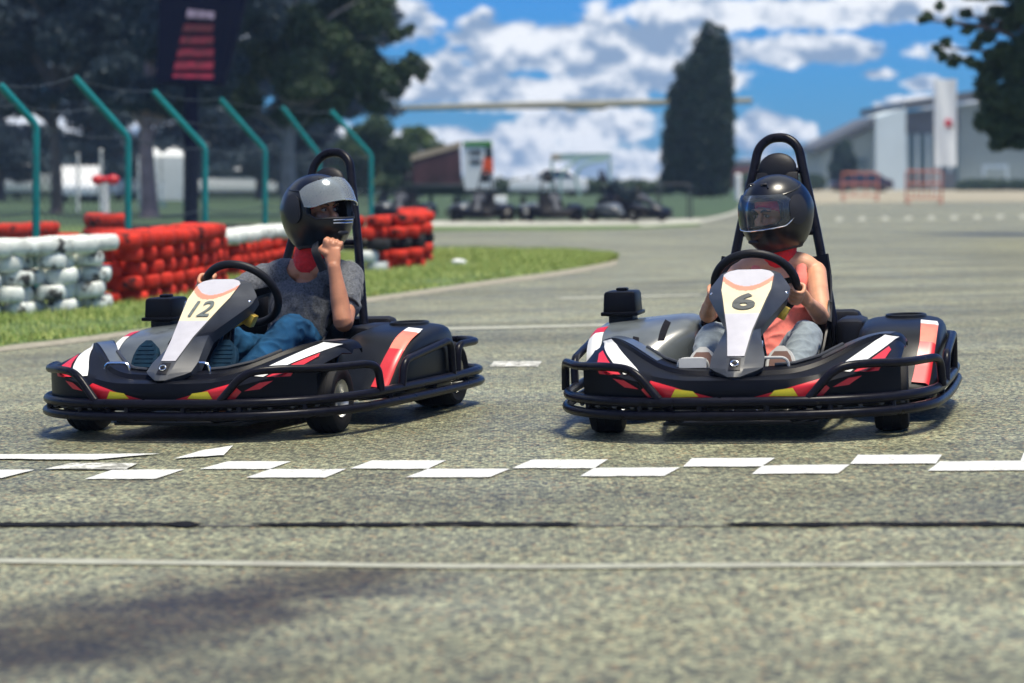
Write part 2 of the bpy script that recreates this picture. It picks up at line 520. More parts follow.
def make_kart(name, number, label, loc, yaw, tilt):
    root = bpy.data.objects.new(name, None); COL.objects.link(root)
    tag(root, label, 'go-kart', 'go-karts at the start line')
    root.matrix_world = Matrix.Translation(loc) @ Matrix.Rotation(tilt, 4, 'Y') @ Matrix.Rotation(yaw, 4, 'Z')
    # ---- bumper
    for z, r, rs in ((0.099, 0.0178, 0.0), (0.146, 0.0178, 0.008)):
        a = MB(); a.tube(outline(z, rs), r, 12, closed=True); a.build('bumper_rail', M['tubepaint'], root)
    for s in (-1, 1):
        for u, y in ((0.12, None), (0.34, None), (0.55, None), (0.70, 0.2), (0.715, 0.62), (0.71, 0.98), (0.3, 1.30)):
            yy = out_y(u) if y is None else y
            b = MB(); b.tube([(s * u, yy, 0.099), (s * u * 0.992, yy, 0.152)], 0.011, 8)
            b.tube([(s * u, yy, 0.125), (s * u * 0.80, yy * 0.8 + 0.05, 0.11)], 0.010, 8)
            b.build('bumper_bracket', M['tubepaint'], root)
        for k in range(5):
            u = 0.30 + 0.07 * k; b = MB()
            b.lathe([(0, 0.012), (0.009, 0.012), (0.009, 0)], 8, Matrix.Translation((s * u, out_y(u) + 0.02, 0.128)) @ Matrix.Rotation(math.radians(90), 4, 'X'))
            b.build('bolt', M['plastic_grey'], root)
    for s in (-1, 1):
        pts = [(s * 0.265, out_y(.265) + 0.004, 0.155), (s * 0.36, out_y(.36) + 0.002, 0.262), (s * 0.46, out_y(.46) + 0.01, 0.270),
               (s * 0.60, out_y(.60) + 0.015, 0.262), (s * 0.685, 0.02, 0.262), (s * 0.700, 0.085, 0.245), (s * 0.705, 0.10, 0.152)]
        a = MB(); a.tube(fillet(pts, 0.07, 6), 0.0155, 12); a.build('bumper_hoop', M['tubepaint'], root)
        pts = [(s * 0.708, 0.30, 0.152), (s * 0.712, 0.315, 0.250), (s * 0.718, 0.80, 0.300), (s * 0.715, 0.82, 0.152)]
        a = MB(); a.tube(fillet(pts, 0.055, 6), 0.0155, 12); a.build('bumper_hoop', M['tubepaint'], root)
        pts = [(s * 0.705, 0.90, 0.152), (s * 0.705, 0.905, 0.270), (s * 0.705, 1.13, 0.270), (s * 0.61, 1.25, 0.270), (s * 0.40, 1.295, 0.265), (s * 0.385, 1.30, 0.152)]
        a = MB(); a.tube(fillet(pts, 0.055, 6), 0.0155, 12); a.build('bumper_hoop', M['tubepaint'], root)
    # ---- front fairing
    us = [-.575, -.57, -.56, -.545] + [x / 100 for x in range(-53, 54, 2)] + [.545, .56, .57, .575]
    a = MB(); a.loft([fairing_section(u) for u in us])
    fair = a.build('front_fairing', M['plastic'], root, ang=28, solid=0.006)
    bv = bvh_of(fair)
    for s in (-1, 1):
        a = MB()
        patch(a, bv, [(s * .345, .243), (s * .405, .238), (s * .552, .333), (s * .505, .346)], 40, 12)
        a.build('white_stripe', M['white'], fair)
        a = MB()
        patch(a, bv, [(s * .418, .238), (s * .500, .240), (s * .535, .298), (s * .525, .308)], 10, 5)
        patch(a, bv, [(s * .345, .190), (s * .40, .196), (s * .445, .226), (s * .40, .220)], 10, 5)
        patch(a, bv, [(s * .060, .158), (s * .30, .150), (s * .335, .188), (s * .30, .218)], 16, 6)
        a.build('red_flash', M['red'], fair)
        a = MB()
        patch(a, bv, [(s * .125, .165), (s * .225, .163), (s * .208, .192), (s * .145, .184)], 8, 4, off=0.0055)
        a.build('yellow_flash', M['yellow'], fair)
        a = MB()
        patch(a, bv, [Vector((s * .30, -.215, 1)), Vector((s * .525, .045, 1)), Vector((s * .535, .19, 1)), Vector((s * .29, -.145, 1))], 26, 12, d=(0, 0, -1), off=0.002)
        a.build('fender_top_sheen', M['silver_sheen'] if s < 0 else M['plastic_grey'], fair)  # lighter look of the tops under the sky, painted on as grey patches
    # raised ridges on top
    for s in (-1, 1):
        a = MB()
        a.tube([(s * u, interp(FAIR, u)[0] - 0.012, interp(FAIR, u)[1] + 0.004) for u in (0.13, .2, .28, .36)], 0.007, 8)
        a.build('ridge', M['plastic_grey'], fair)
    # ---- nose panel with number plate
    NP = [  # z, y, plate half, total half, setback
        (0.232, -0.385, 0.016, 0.022, 0.006), (0.256, -0.366, 0.028, 0.096, 0.055), (0.290, -0.322, 0.029, 0.097, 0.070), (0.372, -0.200, 0.043, 0.066, 0.090),
        (0.385, -0.182, 0.046, 0.066, 0.090), (0.488, -0.015, 0.080, 0.150, 0.125),
        (0.520, 0.040, 0.092, 0.152, 0.120), (0.572, 0.135, 0.094, 0.112, 0.06), (0.583, 0.155, 0.078, 0.088, 0.03), (0.590, 0.170, 0.04, 0.05, 0.01)]
    a = MB(); secs = []
    zs = [0.232 + (0.590 - 0.232) * i / 40 for i in range(41)]
    for z in zs:
        y, p, t, sb = lin(NP, z)
        secs.append([(-t * 0.90, y + sb + 0.05, z - 0.035), (-t, y + sb, z), (-p - 0.004, y + 0.006, z), (-p * .5, y, z), (0, y - 0.002, z), (p * .5, y, z), (p + 0.004, y + 0.006, z), (t, y + sb, z), (t * 0.90, y + sb + 0.05, z - 0.035)])
    a.loft(secs)
    panel = a.build('nose_panel', M['panel_grey'], root, ang=14, solid=0.005)
    pb = bvh_of(panel)

    def pm(c):
        zb = 0.532 + 4.0 * c.x * c.x
        if c.z > zb: return 0
        if c.z > zb - 0.016: return 1
        if c.z > 0.440: return 2
        return 0
    a = MB(); secs = []
    for i in range(121):
        z = 0.300 + (0.589 - 0.300) * i / 120
        y, p, t, sb = lin(NP, z)
        secs.append([Vector((p * k / 20, y - 0.0045 + 0.004 * abs(k / 20) ** 2, z + 0.0006)) for k in range(-20, 21)])
    a.loft(secs, mfun=pm)
    a.build('number_plate', [M['plate_white'], M['pink'], M['cream']], panel, ang=60)
    plate = [o for o in bpy.data.objects if o.parent == panel][-1]
    pbv = bvh_of(plate)
    cu = bpy.data.curves.new('t', 'FONT'); cu.body = number; cu.align_x = 'CENTER'; cu.size = 0.070 if number == '6' else 0.078; cu.offset = 0.0022 if number == '6' else 0.0008
    cu.space_character = 0.95
    to = bpy.data.objects.new('t', cu); COL.objects.link(to)
    dg = bpy.context.evaluated_depsgraph_get(); dg.update()
    tm = bpy.data.meshes.new_from_object(to.evaluated_get(dg))
    import bmesh
    bm = bmesh.new(); bm.from_mesh(tm)
    for _ in range(2):
        bmesh.ops.subdivide_edges(bm, edges=[e for e in bm.edges if e.calc_length() > 0.004], cuts=1)
    bmesh.ops.triangulate(bm, faces=bm.faces[:])
    wide = 2.5 if number == '6' else 1.5
    keep = []
    for v in bm.verts:
        x = v.co.x * wide; z = 0.456 + v.co.y
        h, nr, _, _ = pbv.ray_cast(Vector((x, -1, z)), Vector((0, 1, 0)))
        if h is None: h, nr, _, _ = pb.ray_cast(Vector((x, -1, z)), Vector((0, 1, 0)))
        v.co = (h if h is not None else Vector((x, -.1, z))) + Vector((0, -0.0055, 0.002))
    bm.to_mesh(tm); bm.free()
    bpy.data.objects.remove(to)
    no = bpy.data.objects.new('race_number', tm); COL.objects.link(no); no.parent = plate
    tm.materials.clear(); tm.materials.append(M['digit_dark'] if number == '6' else M['digit'])
    # emblem and bolts
    a = MB(); patch(a, pb, [(-.021, .253), (.021, .253), (.019, .292), (-.019, .292)], 6, 6)
    em = a.build('emblem', M['rubber'], panel)
    a = MB()
    y = lin(NP, 0.273)[0]
    ring = [Vector((0.013 * math.cos(t * math.pi / 8), y - 0.010 + 0.6 * 0.009 * math.sin(t * math.pi / 8), 0.278 + 0.009 * math.sin(t * math.pi / 8))) for t in range(16)]
    a.tube(ring, 0.0026, 6, closed=True)
    a.box((0, y - 0.014, 0.259), (0.018, 0.003, 0.005))
    a.build('emblem_ring', M['chrome'], em)
    for s in (-1, 1):
        a = MB(); z = 0.500
        yy, p, t, sb = lin(NP, z)
        a.ell((s * (t - 0.012), yy + sb - 0.014, z), (0.008, 0.006, 0.008), n=12)
        a.build('bolt', M['chrome'], panel)
    # ---- floor, chassis, column
    a = MB()
    a.box((0, 0.33, 0.052), (0.56, 1.15, 0.012)); a.build('floor_tray', M['floorpan'], root, bevel=0.003)
    a = MB()
    for s in (-1, 1):
        a.tube(catmull([(s * .20, -.34, .08), (s * .28, -.1, .075), (s * .33, .3, .075), (s * .30, .8, .08), (s * .33, 1.2, .09)], 5), 0.015, 8)
        a.tube([(s * .2, -.34, .08), (s * .25, -.40, .13)], 0.013, 8)
    a.tube([(-.5, 0, .13), (.5, 0, .13)], 0.014, 8)
    a.tube([(-.55, 1.05, .14), (.55, 1.05, .14)], 0.02, 10)
    a.tube([(-.31, .45, .075), (.31, .45, .075)], 0.013, 8)
    a.tube([(-.34, 1.2, .09), (.34, 1.2, .09)], 0.013, 8)
    a.build('chassis_frame', M['tubepaint'], root)
    a = MB()
    a.tube([(0, -0.02, 0.10), (0, 0.30, 0.50)], 0.014, 10)
    for s in (-1, 1): a.tube([(s * 0.10, -0.02, 0.07), (s * 0.02, 0.20, 0.40)], 0.010, 8)
    a.build('steering_column', M['tubepaint'], root)
    for s in (-1, 1):
        a = MB(); a.tube([(s * .045, -.1, .08), (s * .055, .02, .33)], 0.006, 8)
        a.build('brake_cable', M['chrome'], root)
    # ---- steering wheel
    C = Vector((0, .33, .522)); nrm = Vector((0, .80, .60)); ub = Vector((0, -.60, .80)); ua = Vector((1, 0, 0))
    a = MB(); a.tube([C + 0.156 * (ua * math.cos(t * math.pi / 24) + ub * math.sin(t * math.pi / 24)) for t in range(48)], 0.0165, 12, closed=True)
    sw = a.build('steering_wheel', M['rubber'], root)
    a = MB()
    for t in (10, 170, 270):
        d = ua * math.cos(math.radians(t)) + ub * math.sin(math.radians(t))
        a.tube([C - nrm * 0.02, C + d * 0.154], [(0.022, 0.004), (0.014, 0.004)], 8, up=nrm)
    a.ell(C - nrm * 0.02, (0.045, 0.045, 0.02), R=nrm.to_track_quat('Z', 'Y').to_matrix(), n=20)
    a.build('spoke', M['seat'], sw)
    a = MB(); a.box(Vector((0.115, .16, .430)), (0.05, 0.04, 0.05), R=Matrix.Rotation(0.5, 3, 'Y'))
    a.tube([(0.115, .16, .43), (0.05, .14, .40)], 0.008, 8)
    a.build('column_clamp', M['brass'], root, bevel=0.006)
    # ---- pedals
    for s in (-1, 1):
        a = MB()
        x0 = (-.262 if s < 0 else .085) if number == '12' else (-.165 if s < 0 else .125)
        a.tube(fillet([(x0 - .055, -.225, .10), (x0 - .055, -.240, .288), (x0 + .055, -.240, .288), (x0 + .055, -.225, .10)], 0.03, 5), 0.0055, 8)
        if number == '6' and s < 0:
            a.box((x0, -.248, .272), (.100, .006, .034), R=Matrix.Rotation(-0.15, 3, 'X'))
        a.build('pedal', [M['chrome'] if number != '6' else M['solewhite'], M['rubber']], root)
    # ---- seat
    a = MB(); secs = []
    prof = catmull([(0, .38, .19), (0, .50, .115), (0, .68, .085), (0, .84, .13), (0, .94, .30), (0, 1.00, .47), (0, 1.04, .60)], 4)
    for i, p in enumerate(prof):
        t = i / (len(prof) - 1)
        w = 0.19 + 0.035 * math.sin(t * math.pi)
        wing = 0.05 + 0.31 * math.sin(min(1, t * 1.1) * math.pi) ** 1.2
        tn = prof[min(i + 1, len(prof) - 1)] - prof[max(i - 1, 0)]; tn.normalize()
        nn = Vector((0, -tn.z, tn.y))
        row = []
        for k in range(-8, 9):
            q = k / 8
            row.append(p + Vector((w * math.sin(q * 1.45) / math.sin(1.45) * (1 + 0.12 * abs(q) ** 6), 0, 0)) + nn * (wing * abs(q) ** 4.0))
        secs.append(row)
    a.loft(secs); a.build('seat', M['seat'], root, solid=0.008, ang=60)
    # ---- roll hoop
    hp = [(-.265, .98, .10), (-.215, 1.05, .40), (-.160, 1.14, .70), (-.103, 1.22, .96), (-.083, 1.245, 1.045), (-.045, 1.26, 1.085), (0, 1.265, 1.095)]
    full = hp + [(-p[0], p[1], p[2]) for p in hp[:-1]][::-1]
    a = MB(); a.tube(catmull(full, 5), 0.0195, 12)
    for z, w, y in ((0.70, .160, 1.14), (0.955, .103, 1.218), (0.45, .205, 1.06)):
        a.tube([(-w, y, z), (w, y, z)], 0.013, 10)
    a.build('roll_hoop', M['tubepaint'], root)
    a = MB(); R = Matrix.Rotation(math.radians(-14), 3, 'X')
    a.ell((0, 1.20, .965), (0.080, 0.028, 0.068), R=R, n=24)
    a.box((0, 1.175, .89), (.17, .03, .12), R=R)
    a.build('headrest', M['rubber'], root, bevel=0.01)
    # ---- side pods
    for s in (-1, 1):
        PT = [  # y, top z, inner u, outer u
            (0.26, 0.120, .46, .655), (0.30, 0.17, .40, .668), (0.36, 0.245, .375, .680), (0.45, 0.312, .36, .690),
            (0.56, 0.345, .35, .696), (0.72, 0.362, .35, .700), (0.84, 0.366, .35, .695), (0.93, 0.352, .36, .680), (0.96, 0.31, .37, .665)]
        secs = []
        for i in range(33):
            y = 0.26 + 0.70 * i / 32
            zt, ui, uo = interp(PT, y)
            if s < 0:
                ui -= .10 * smooth01((y - .34) / .2)
                lump = 0.035 * math.exp(-((y - .66) / .26) ** 2)
            else: lump = 0.0
            sec = []
            cp = [(ui + .02, .09), (ui, zt * .5), (ui + .005, zt - .04 + lump * .6), (ui + .03, zt - .008 + lump), (ui + .09, zt + lump * 1.0),
                  ((ui + uo) / 2, zt + 0.004 + lump * .25), (uo - .10, zt + .002), (uo - .030, zt - .006), (uo - .006, zt - .030), (uo, zt * .70), (uo - .004, zt * .35), (uo - .03, .085)]
            sec = [Vector((s * c[0], y + 0.03 * abs((c[0] - .53) / .17) ** 2 * max(0, 1 - (y - .26) * 3), max(.07, c[1]))) for c in cp]
            secs.append(sec)
        a = MB(); a.loft(secs)
        pod = a.build('side_pod' if s > 0 else 'engine_cover', M['pod'] if s > 0 else M['silver_sheen'], root, ang=50, solid=0.005, sub=1)
        bvp = bvh_of(pod)
        a = MB()
        def on(i_, t):
            sec = secs[i_]; k = int(t); p = sec[k].lerp(sec[k + 1], t - k)
            q = sec[k + 1] - sec[k]; w_ = secs[min(i_ + 1, 32)][k] - secs[max(i_ - 1, 0)][k]
            nn = q.cross(w_); nn.normalize()
            if nn.z + nn.x * s * .5 - nn.y * .3 < 0: nn = -nn
            return p + nn * 0.006
        def band(i0, i1, t0, t1, w0, w1):
            a = MB(); rows = []
            for i_ in range(i0, i1 + 1):
                f = (i_ - i0) / (i1 - i0)
                rows.append([on(i_, (t0 + (t1 - t0) * f) + (w0 + (w1 - w0) * f) * (k / 6 - .5)) for k in range(7)])
            a.loft(rows); return a
        if s > 0:
            band(1, 7, 6.8, 6.8, 1.1, 1.0).build('red_stripe', M['red'], pod)
            band(7, 14, 6.8, 6.6, 1.0, .95).build('faded_stripe', M['orange'], pod)
            band(14, 17, 6.6, 6.5, .95, .9).build('white_stripe', M['white'], pod)
        else:
            band(2, 12, 7.2, 7.2, 1.4, 1.4).build('white_stripe', M['white'], pod)
            band(12, 16, 7.2, 7.0, 1.4, 1.2).build('red_stripe', M['red'], pod)
        if s > 0:
            a = MB()
            Mh = Matrix.Translation((.535, .80, .364)) @ Matrix.Diagonal((1, 1.15, 1, 1))
            a.lathe([(0.0, 0.0045), (.066, 0.0050)], 28, Mh)
            a.build('hole_shade_disc', M['lining'], pod)  # flat dark disc painted in for the shade inside the hole
            a = MB()
            a.lathe([(.066, -.012), (.068, .010), (.074, .013), (.080, .010), (.086, -.012)], 28, Mh)
            a.build('recess_lip', M['pod'], pod)
        else:
            a = MB()
            patch(a, bvp, [(-.50, .26), (-.465, .26), (-.475, .32), (-.50, .325)], 5, 5)
            patch(a, bvp, [(-.40, .31), (-.375, .31), (-.365, .37), (-.395, .38)], 5, 5)
            a.build('notch_shade', M['lining'], pod)  # dark patches laid on the surface for the shade in the notches
    # black block between seat and pod
    a = MB(); a.box((.315, .90, .22), (.12, .30, .28)); a.build('fuel_tank', M['seat'], root, bevel=0.03)
    a = MB()
    a.box((0, 1.12, .25), (.74, .10, .26), taper=.9); a.build('rear_cover', M['seat'], root, bevel=0.03)
    # ---- air filter box
    a = MB(); a.box((-.600, .80, .375), (.10, .12, .06)); a.build('engine_head', M['seat'], root, bevel=0.008)
    a = MB(); a.box((-.600, .80, .440), (.138, .17, .100), taper=.93)
    box = a.build('air_filter_box', M['plastic'], root, bevel=0.014)
    a = MB(); a.box((-.600, .80, .400), (.152, .185, .016)); a.box((-.600, .80, .496), (.045, .05, .012)); a.build('box_rim', M['plastic'], box, bevel=0.005)
    # ---- wheels
    make_wheel(root, -.525, 0, .130, .125, math.radians(3))
    make_wheel(root, .525, 0, .130, .125, math.radians(3))
    make_wheel(root, -.555, 1.05, .138, .19)
    make_wheel(root, .555, 1.05, .138, .19)
    return root
# ================================================================== people
def remesh(mb, name, material, parent, voxel, it=3, disp=None):
    o = mb.build(name, material, None, smooth=False)
    r = o.modifiers.new('r', 'REMESH'); r.mode = 'VOXEL'; r.voxel_size = voxel; r.use_smooth_shade = True
    s = o.modifiers.new('s', 'SMOOTH'); s.factor = 0.5; s.iterations = it
    bake(o)
    if disp:
        amp, fr, fn = disp
        n_ = len(o.data.vertices)
        co = np.empty(n_ * 3, 'f'); o.data.vertices.foreach_get('co', co); co = co.reshape(-1, 3)
        no = np.empty(n_ * 3, 'f'); o.data.vertices.foreach_get('normal', no); no = no.reshape(-1, 3)
        dd = np.empty(n_)
        for i in range(n_):
            x, y, z = co[i]
            k = fn(Vector((x, y, z))) if fn else 1.0
            a = noise.noise((x * fr[0], y * fr[1], z * fr[2]))
            b = 1 - abs(noise.noise((x * fr[0] * 1.7 + 5, y * fr[1] * 1.7, z * fr[2] * 1.7)))
            dd[i] = amp * k * (a * 0.6 + b ** 3 * 0.8 - 0.3)
        co = co + no * dd[:, None]
        o.data.vertices.foreach_set('co', co.astype('f').ravel()); o.data.update()
    o.data.shade_smooth()
    if not o.data.materials: o.data.materials.append(material)
    if parent is not None:
        o.parent = parent; o.matrix_parent_inverse = Matrix.Identity(4)
    return o


def limb(mb, pts, rad, n=18, k=5, up=None):
    """smooth tapered limb with rounded ends"""
    P3 = catmull(pts, k)
    R = []
    for i in range(len(P3)):
        t = i / k; j = min(int(t), len(rad) - 2); f = smooth01(t - j)
        a, b = rad[j], rad[j + 1]
        if not isinstance(a, tuple): a = (a, a)
        if not isinstance(b, tuple): b = (b, b)
        R.append((a[0] + (b[0] - a[0]) * f, a[1] + (b[1] - a[1]) * f))
    # caps
    d0 = (P3[0] - P3[1]).normalized(); d1 = (P3[-1] - P3[-2]).normalized()
    pre = []; post = []
    for q in (0.98, 0.8, 0.5):
        s = math.sqrt(1 - q * q)
        m0 = min(R[0]); m1 = min(R[-1])
        pre.append((P3[0] + d0 * m0 * q, (R[0][0] * s, R[0][1] * s)))
        post.append((P3[-1] + d1 * m1 * q, (R[-1][0] * s, R[-1][1] * s)))
    pts = [p for p, _ in pre] + P3 + [p for p, _ in post[::-1]]
    rr = [r for _, r in pre] + R + [r for _, r in post[::-1]]
    mb.tube(pts, rr, n, up=up)


def grip_hand(mb, c, t, o, nn, wrist, R=0.017, sc=1.0, thumb=1, spread=0.0205):
    """a hand closed round a bar. c centre, t along the bar (towards the index finger), o outward, nn on the palm side"""
    c, t, o, nn = Vector(c), Vector(t).normalized(), Vector(o), Vector(nn)
    o = (o - t * o.dot(t)).normalized(); nn = (nn - t * nn.dot(t) - o * nn.dot(o)).normalized()
    rf = [0.0088, 0.0092, 0.0088, 0.0075]
    ln = [0.94, 1.0, 0.96, 0.80]
    def q(psi, rad, s=0.0):
        a = math.radians(psi)
        return c + t * s + (nn * math.cos(a) + o * math.sin(a)) * rad
    for i in range(4):
        s = (1.5 - i) * spread * sc
        r = rf[i] * sc; rb = R + r + 0.001
        L = ln[i]
        angs = [5, 48, 100, 150, 150 + 62 * L, 150 + 100 * L]
        pts = [q(a, rb + (0.006 if a in (48,) else 0.0015 if a == 150 else 0), s + 0.0015 * math.sin(j * 2.0 + i)) for j, a in enumerate(angs)]
        limb(mb, pts, [r * 1.12, r * 1.14, r * 1.0, r * 1.02, r * 0.92, r * 0.80], 12, 4)
    # palm
    wr = Vector(wrist)
    pc = q(-8, R + 0.014 * sc)
    k0 = q(20, R + 0.014)
    d = (wr - pc)
    p_in = q(-38, R + 0.020)
    limb(mb, [q(28, R + 0.013), pc, pc + d * 0.45, wr],
         [(0.040 * sc, 0.012 * sc), (0.041 * sc, 0.0155 * sc), (0.035 * sc, 0.018 * sc), (0.027 * sc, 0.021 * sc)], 18, 5, up=(nn if abs(d.normalized().dot(nn)) < 0.9 else o))
    # thumb from the side of the palm
    b0 = pc + d * 0.35 + t * 0.026 * sc
    limb(mb, [b0, q(-40, R + 0.022, 0.040 * sc), q(-85, R + 0.014, 0.046 * sc), q(-135, R + 0.011, 0.040 * sc)],
         [0.0155 * sc, 0.0130 * sc, 0.0108 * sc, 0.0088 * sc], 12, 4)


def helmet(parent, c, R, visor_up, sc=1.0):
    """full-face helmet; local frame: forward -Y, up Z; R rotation 3x3; c centre in the parent's frame"""
    e = bpy.data.objects.new('helmet', None); COL.objects.link(e); e.parent = parent
    e.matrix_local = Matrix.Translation(c) @ R.to_4x4() @ Matrix.Diagonal((sc, sc, sc, 1))

    def S(az, el, off=0.0):
        """az 0 = forward, el elevation"""
        d = Vector((math.sin(az) * math.cos(el), -math.cos(az) * math.cos(el), math.sin(el)))
        rx, ry, rz = 0.138, 0.160, 0.146
        if d.z < 0: rz = 0.190
        r = 1.0 / math.sqrt((d.x / rx) ** 2 + (d.y / ry) ** 2 + (d.z / rz) ** 2)
        fwd = max(0.0, -d.y)
        # chin bar pushed forward, cheeks pulled in
        low = smooth01((-math.degrees(el) - 2) / 38)
        r *= 1 + 0.10 * low * fwd ** 3 - 0.0 * low * (1 - fwd)
        # spoiler lip at the back
        r *= 1 + 0.03 * math.exp(-((math.degrees(el) - 2) / 14) ** 2) * max(0, d.y) ** 2
        # chin keel
        r *= 1 + 0.035 * low * math.exp(-(math.degrees(az) / 9) ** 2) * (1 if d.y < 0 else 0)
        p = d * (r + off)
        if p.z < -0.160: p.z = -0.160 - (p.z + 0.160) * -0.15
        return p
    rad = math.radians
    NA = 96
    els = [-62 + 2.0 * i for i in range(77)]
    a = MB(); vs = []; idx = {}
    def azs(i): return 2 * math.pi * i / NA - math.pi
    for j, el in enumerate(els):
        for i in range(NA): idx[(i, j)] = len(vs); vs.append(S(azs(i), rad(el)))
    top = len(vs); vs.append(S(0, rad(89.99)))
    fs = []
    for j in range(len(els) - 1):
        for i in range(NA):
            az = math.degrees(azs(i + .5)); el = els[j] + 1.0
            w = 58 - 0.35 * max(0, abs(el - 4) - 10) ** 1.5
            if abs(az) < w and -17 < el < 25: continue
            l = (i + 1) % NA
            fs.append((idx[(i, j)], idx[(l, j)], idx[(l, j + 1)], idx[(i, j + 1)]))
    for i in range(NA): fs.append((idx[(i, len(els) - 1)], idx[((i + 1) % NA, len(els) - 1)], top))
    a.add(vs, fs)
    sh = a.build('shell', M['helmet'], e, solid=0.022, ang=50)
    # lining (inner padded ball open at the face and neck)
    a = MB(); vs = []; fs = []
    for j in range(30):
        for i in range(48): vs.append(S(2 * math.pi * i / 48 - math.pi, rad(-55 + 4.9 * j), -0.026))
    for j in range(29):
        for i in range(48):
            az = 360 * (i + .5) / 48 - 180; el = -55 + 4.9 * (j + .5)
            if abs(az) < 50 and -24 < el < 24: continue
            l = (i + 1) % 48
            fs.append((j * 48 + i, j * 48 + l, (j + 1) * 48 + l, (j + 1) * 48 + i))
    a.add(vs, fs); a.build('lining', M['lining'], e, ang=80)
    # rubber trim round the eye port, neck rim
    a = MB(); loop = []
    lim = 58
    for k in range(24): loop.append((-lim + 2 * lim * k / 23, -17 if 2 < k < 21 else -17 + 3 * (3 - min(k, 23 - k))))
    for k in range(24): loop.append((lim - 2 * lim * k / 23, 25 if 2 < k < 21 else 25 - 3 * (3 - min(k, 23 - k))))
    a.tube([S(rad(x), rad(y), 0.001) for x, y in loop], 0.0045, 8, closed=True)
    a.tube([S(2 * math.pi * k / 48, rad(-61.5), -0.008) for k in range(48)], 0.011, 8, closed=True)
    a.build('rubber_trim', M['helmet_trim'], e)
    # visor
    rot = Matrix.Rotation(rad(-21 if visor_up else 0), 4, 'X')
    piv = Vector((0, 0.012, 0.012))
    a = MB(); secs = []
    for j in range(15):
        el = (-15 + 37 * j / 14) if visor_up else (-20 + 50 * j / 14)
        row = []
        for i in range(41):
            t = -1 + 2 * i / 40
            az = t * (62 if visor_up else 76)
            ee = el if abs(t) < 0.75 else 6 + (el - 6) * (1 - (0.30 if visor_up else 0.5) * ((abs(t) - 0.75) / 0.25) ** 1.5)
            p = S(rad(az), rad(ee), 0.007)
            if visor_up:
                p = piv + (rot.to_3x3() @ (p - piv)) * 1.035
            row.append(p)
        secs.append(row)
    a.loft(secs); a.build('visor', M['visor_smoke'] if visor_up else M['visor_clear'], e, ang=80, solid=0.0016)
    # visor rim
    a = MB()
    a.tube(secs[0], 0.0026, 6); 
    a.build('visor_edge', M['visor_smoke'] if visor_up else M['chrome'], e)
    # pivot covers, vents, raised line on the crown
    for s in (-1, 1):
        a = MB()
        pts = [S(rad(s * z), rad(y), 0.009) for z, y in ((70, -14), (84, -22), (98, -14), (104, 4), (98, 22), (84, 26), (72, 18), (68, 4))]
        cen = S(rad(s * 86), rad(3), 0.017)
        ring = catmull(pts, 4, closed=True)
        n = len(ring)
        outer = [p - (p.normalized()) * 0.012 for p in ring]
        a.add(outer + ring + [cen], [(k, (k + 1) % n, n + (k + 1) % n, n + k) for k in range(n)] + [(n + k, n + (k + 1) % n, 2 * n) for k in range(n)])
        a.build('visor_pivot', M['helmet_trim'], e, ang=35)
    a = MB()
    for s in (-1, 1):
        a.tube([S(rad(s * (18 + 1.3 * k)), rad(48 + 2.2 * k - 0.2 * k * k), 0.0015) for k in range(14)], 0.0035, 6)
        a.tube([S(rad(s * (62 + 6 * k)), rad(30 + 1.0 * k), 0.001) for k in range(12)], 0.003, 6)
    a.build('crown_ridge', M['helmet'], e)
    for c_, r_ in ((S(rad(22), rad(52), 0.0), (0.020, 0.010, 0.006)), (S(rad(-22), rad(52), 0.0), (0.020, 0.010, 0.006)), (S(0, rad(-36), 0.0), (0.030, 0.006, 0.010))):
        a = MB(); a.ell(c_, r_, n=14); a.build('vent', M['helmet_trim'], e)
    if visor_up:
        a = MB()
        for el in (-19, -23):
            a.tube([S(rad(x), rad(el - 0.004 * abs(x) ** 1.5), 0.003) for x in range(-18, 25, 4)], 0.0028, 6)
        a.build('chin_bar_edge', M['chrome'], e)
    return e


def head_parts(mb, T, sc=1.0):
    """face built of overlapping forms; T: frame with forward -Y"""
    def e(c, r):
        R3 = T.to_3x3()
        mb.ell(T @ Vector(c), [q * sc for q in r], R=R3, n=20)
    e((0, 0.015, 0.03), (0.077, 0.094, 0.088))      # skull
    e((0, -0.020, -0.035), (0.060, 0.068, 0.078))   # face
    e((0, -0.050, -0.088), (0.030, 0.030, 0.022))   # chin
    e((0, -0.082, 0.030), (0.056, 0.016, 0.010))    # brow
    for s in (-1, 1):
        e((s * 0.042, -0.058, -0.020), (0.022, 0.022, 0.020))  # cheek
        e((s * 0.078, 0.01, -0.01), (0.010, 0.018, 0.030))     # ear
    limb(mb, [T @ Vector((0, -0.086, 0.014)), T @ Vector((0, -0.098, -0.008)), T @ Vector((0, -0.110, -0.026))], [0.008, 0.0095, 0.0135], 12, 4)
    e((0.011, -0.098, -0.030), (0.008, 0.010, 0.007)); e((-0.011, -0.098, -0.030), (0.008, 0.010, 0.007))
    e((0, -0.088, -0.056), (0.024, 0.012, 0.006)); e((0, -0.086, -0.064), (0.020, 0.012, 0.007))


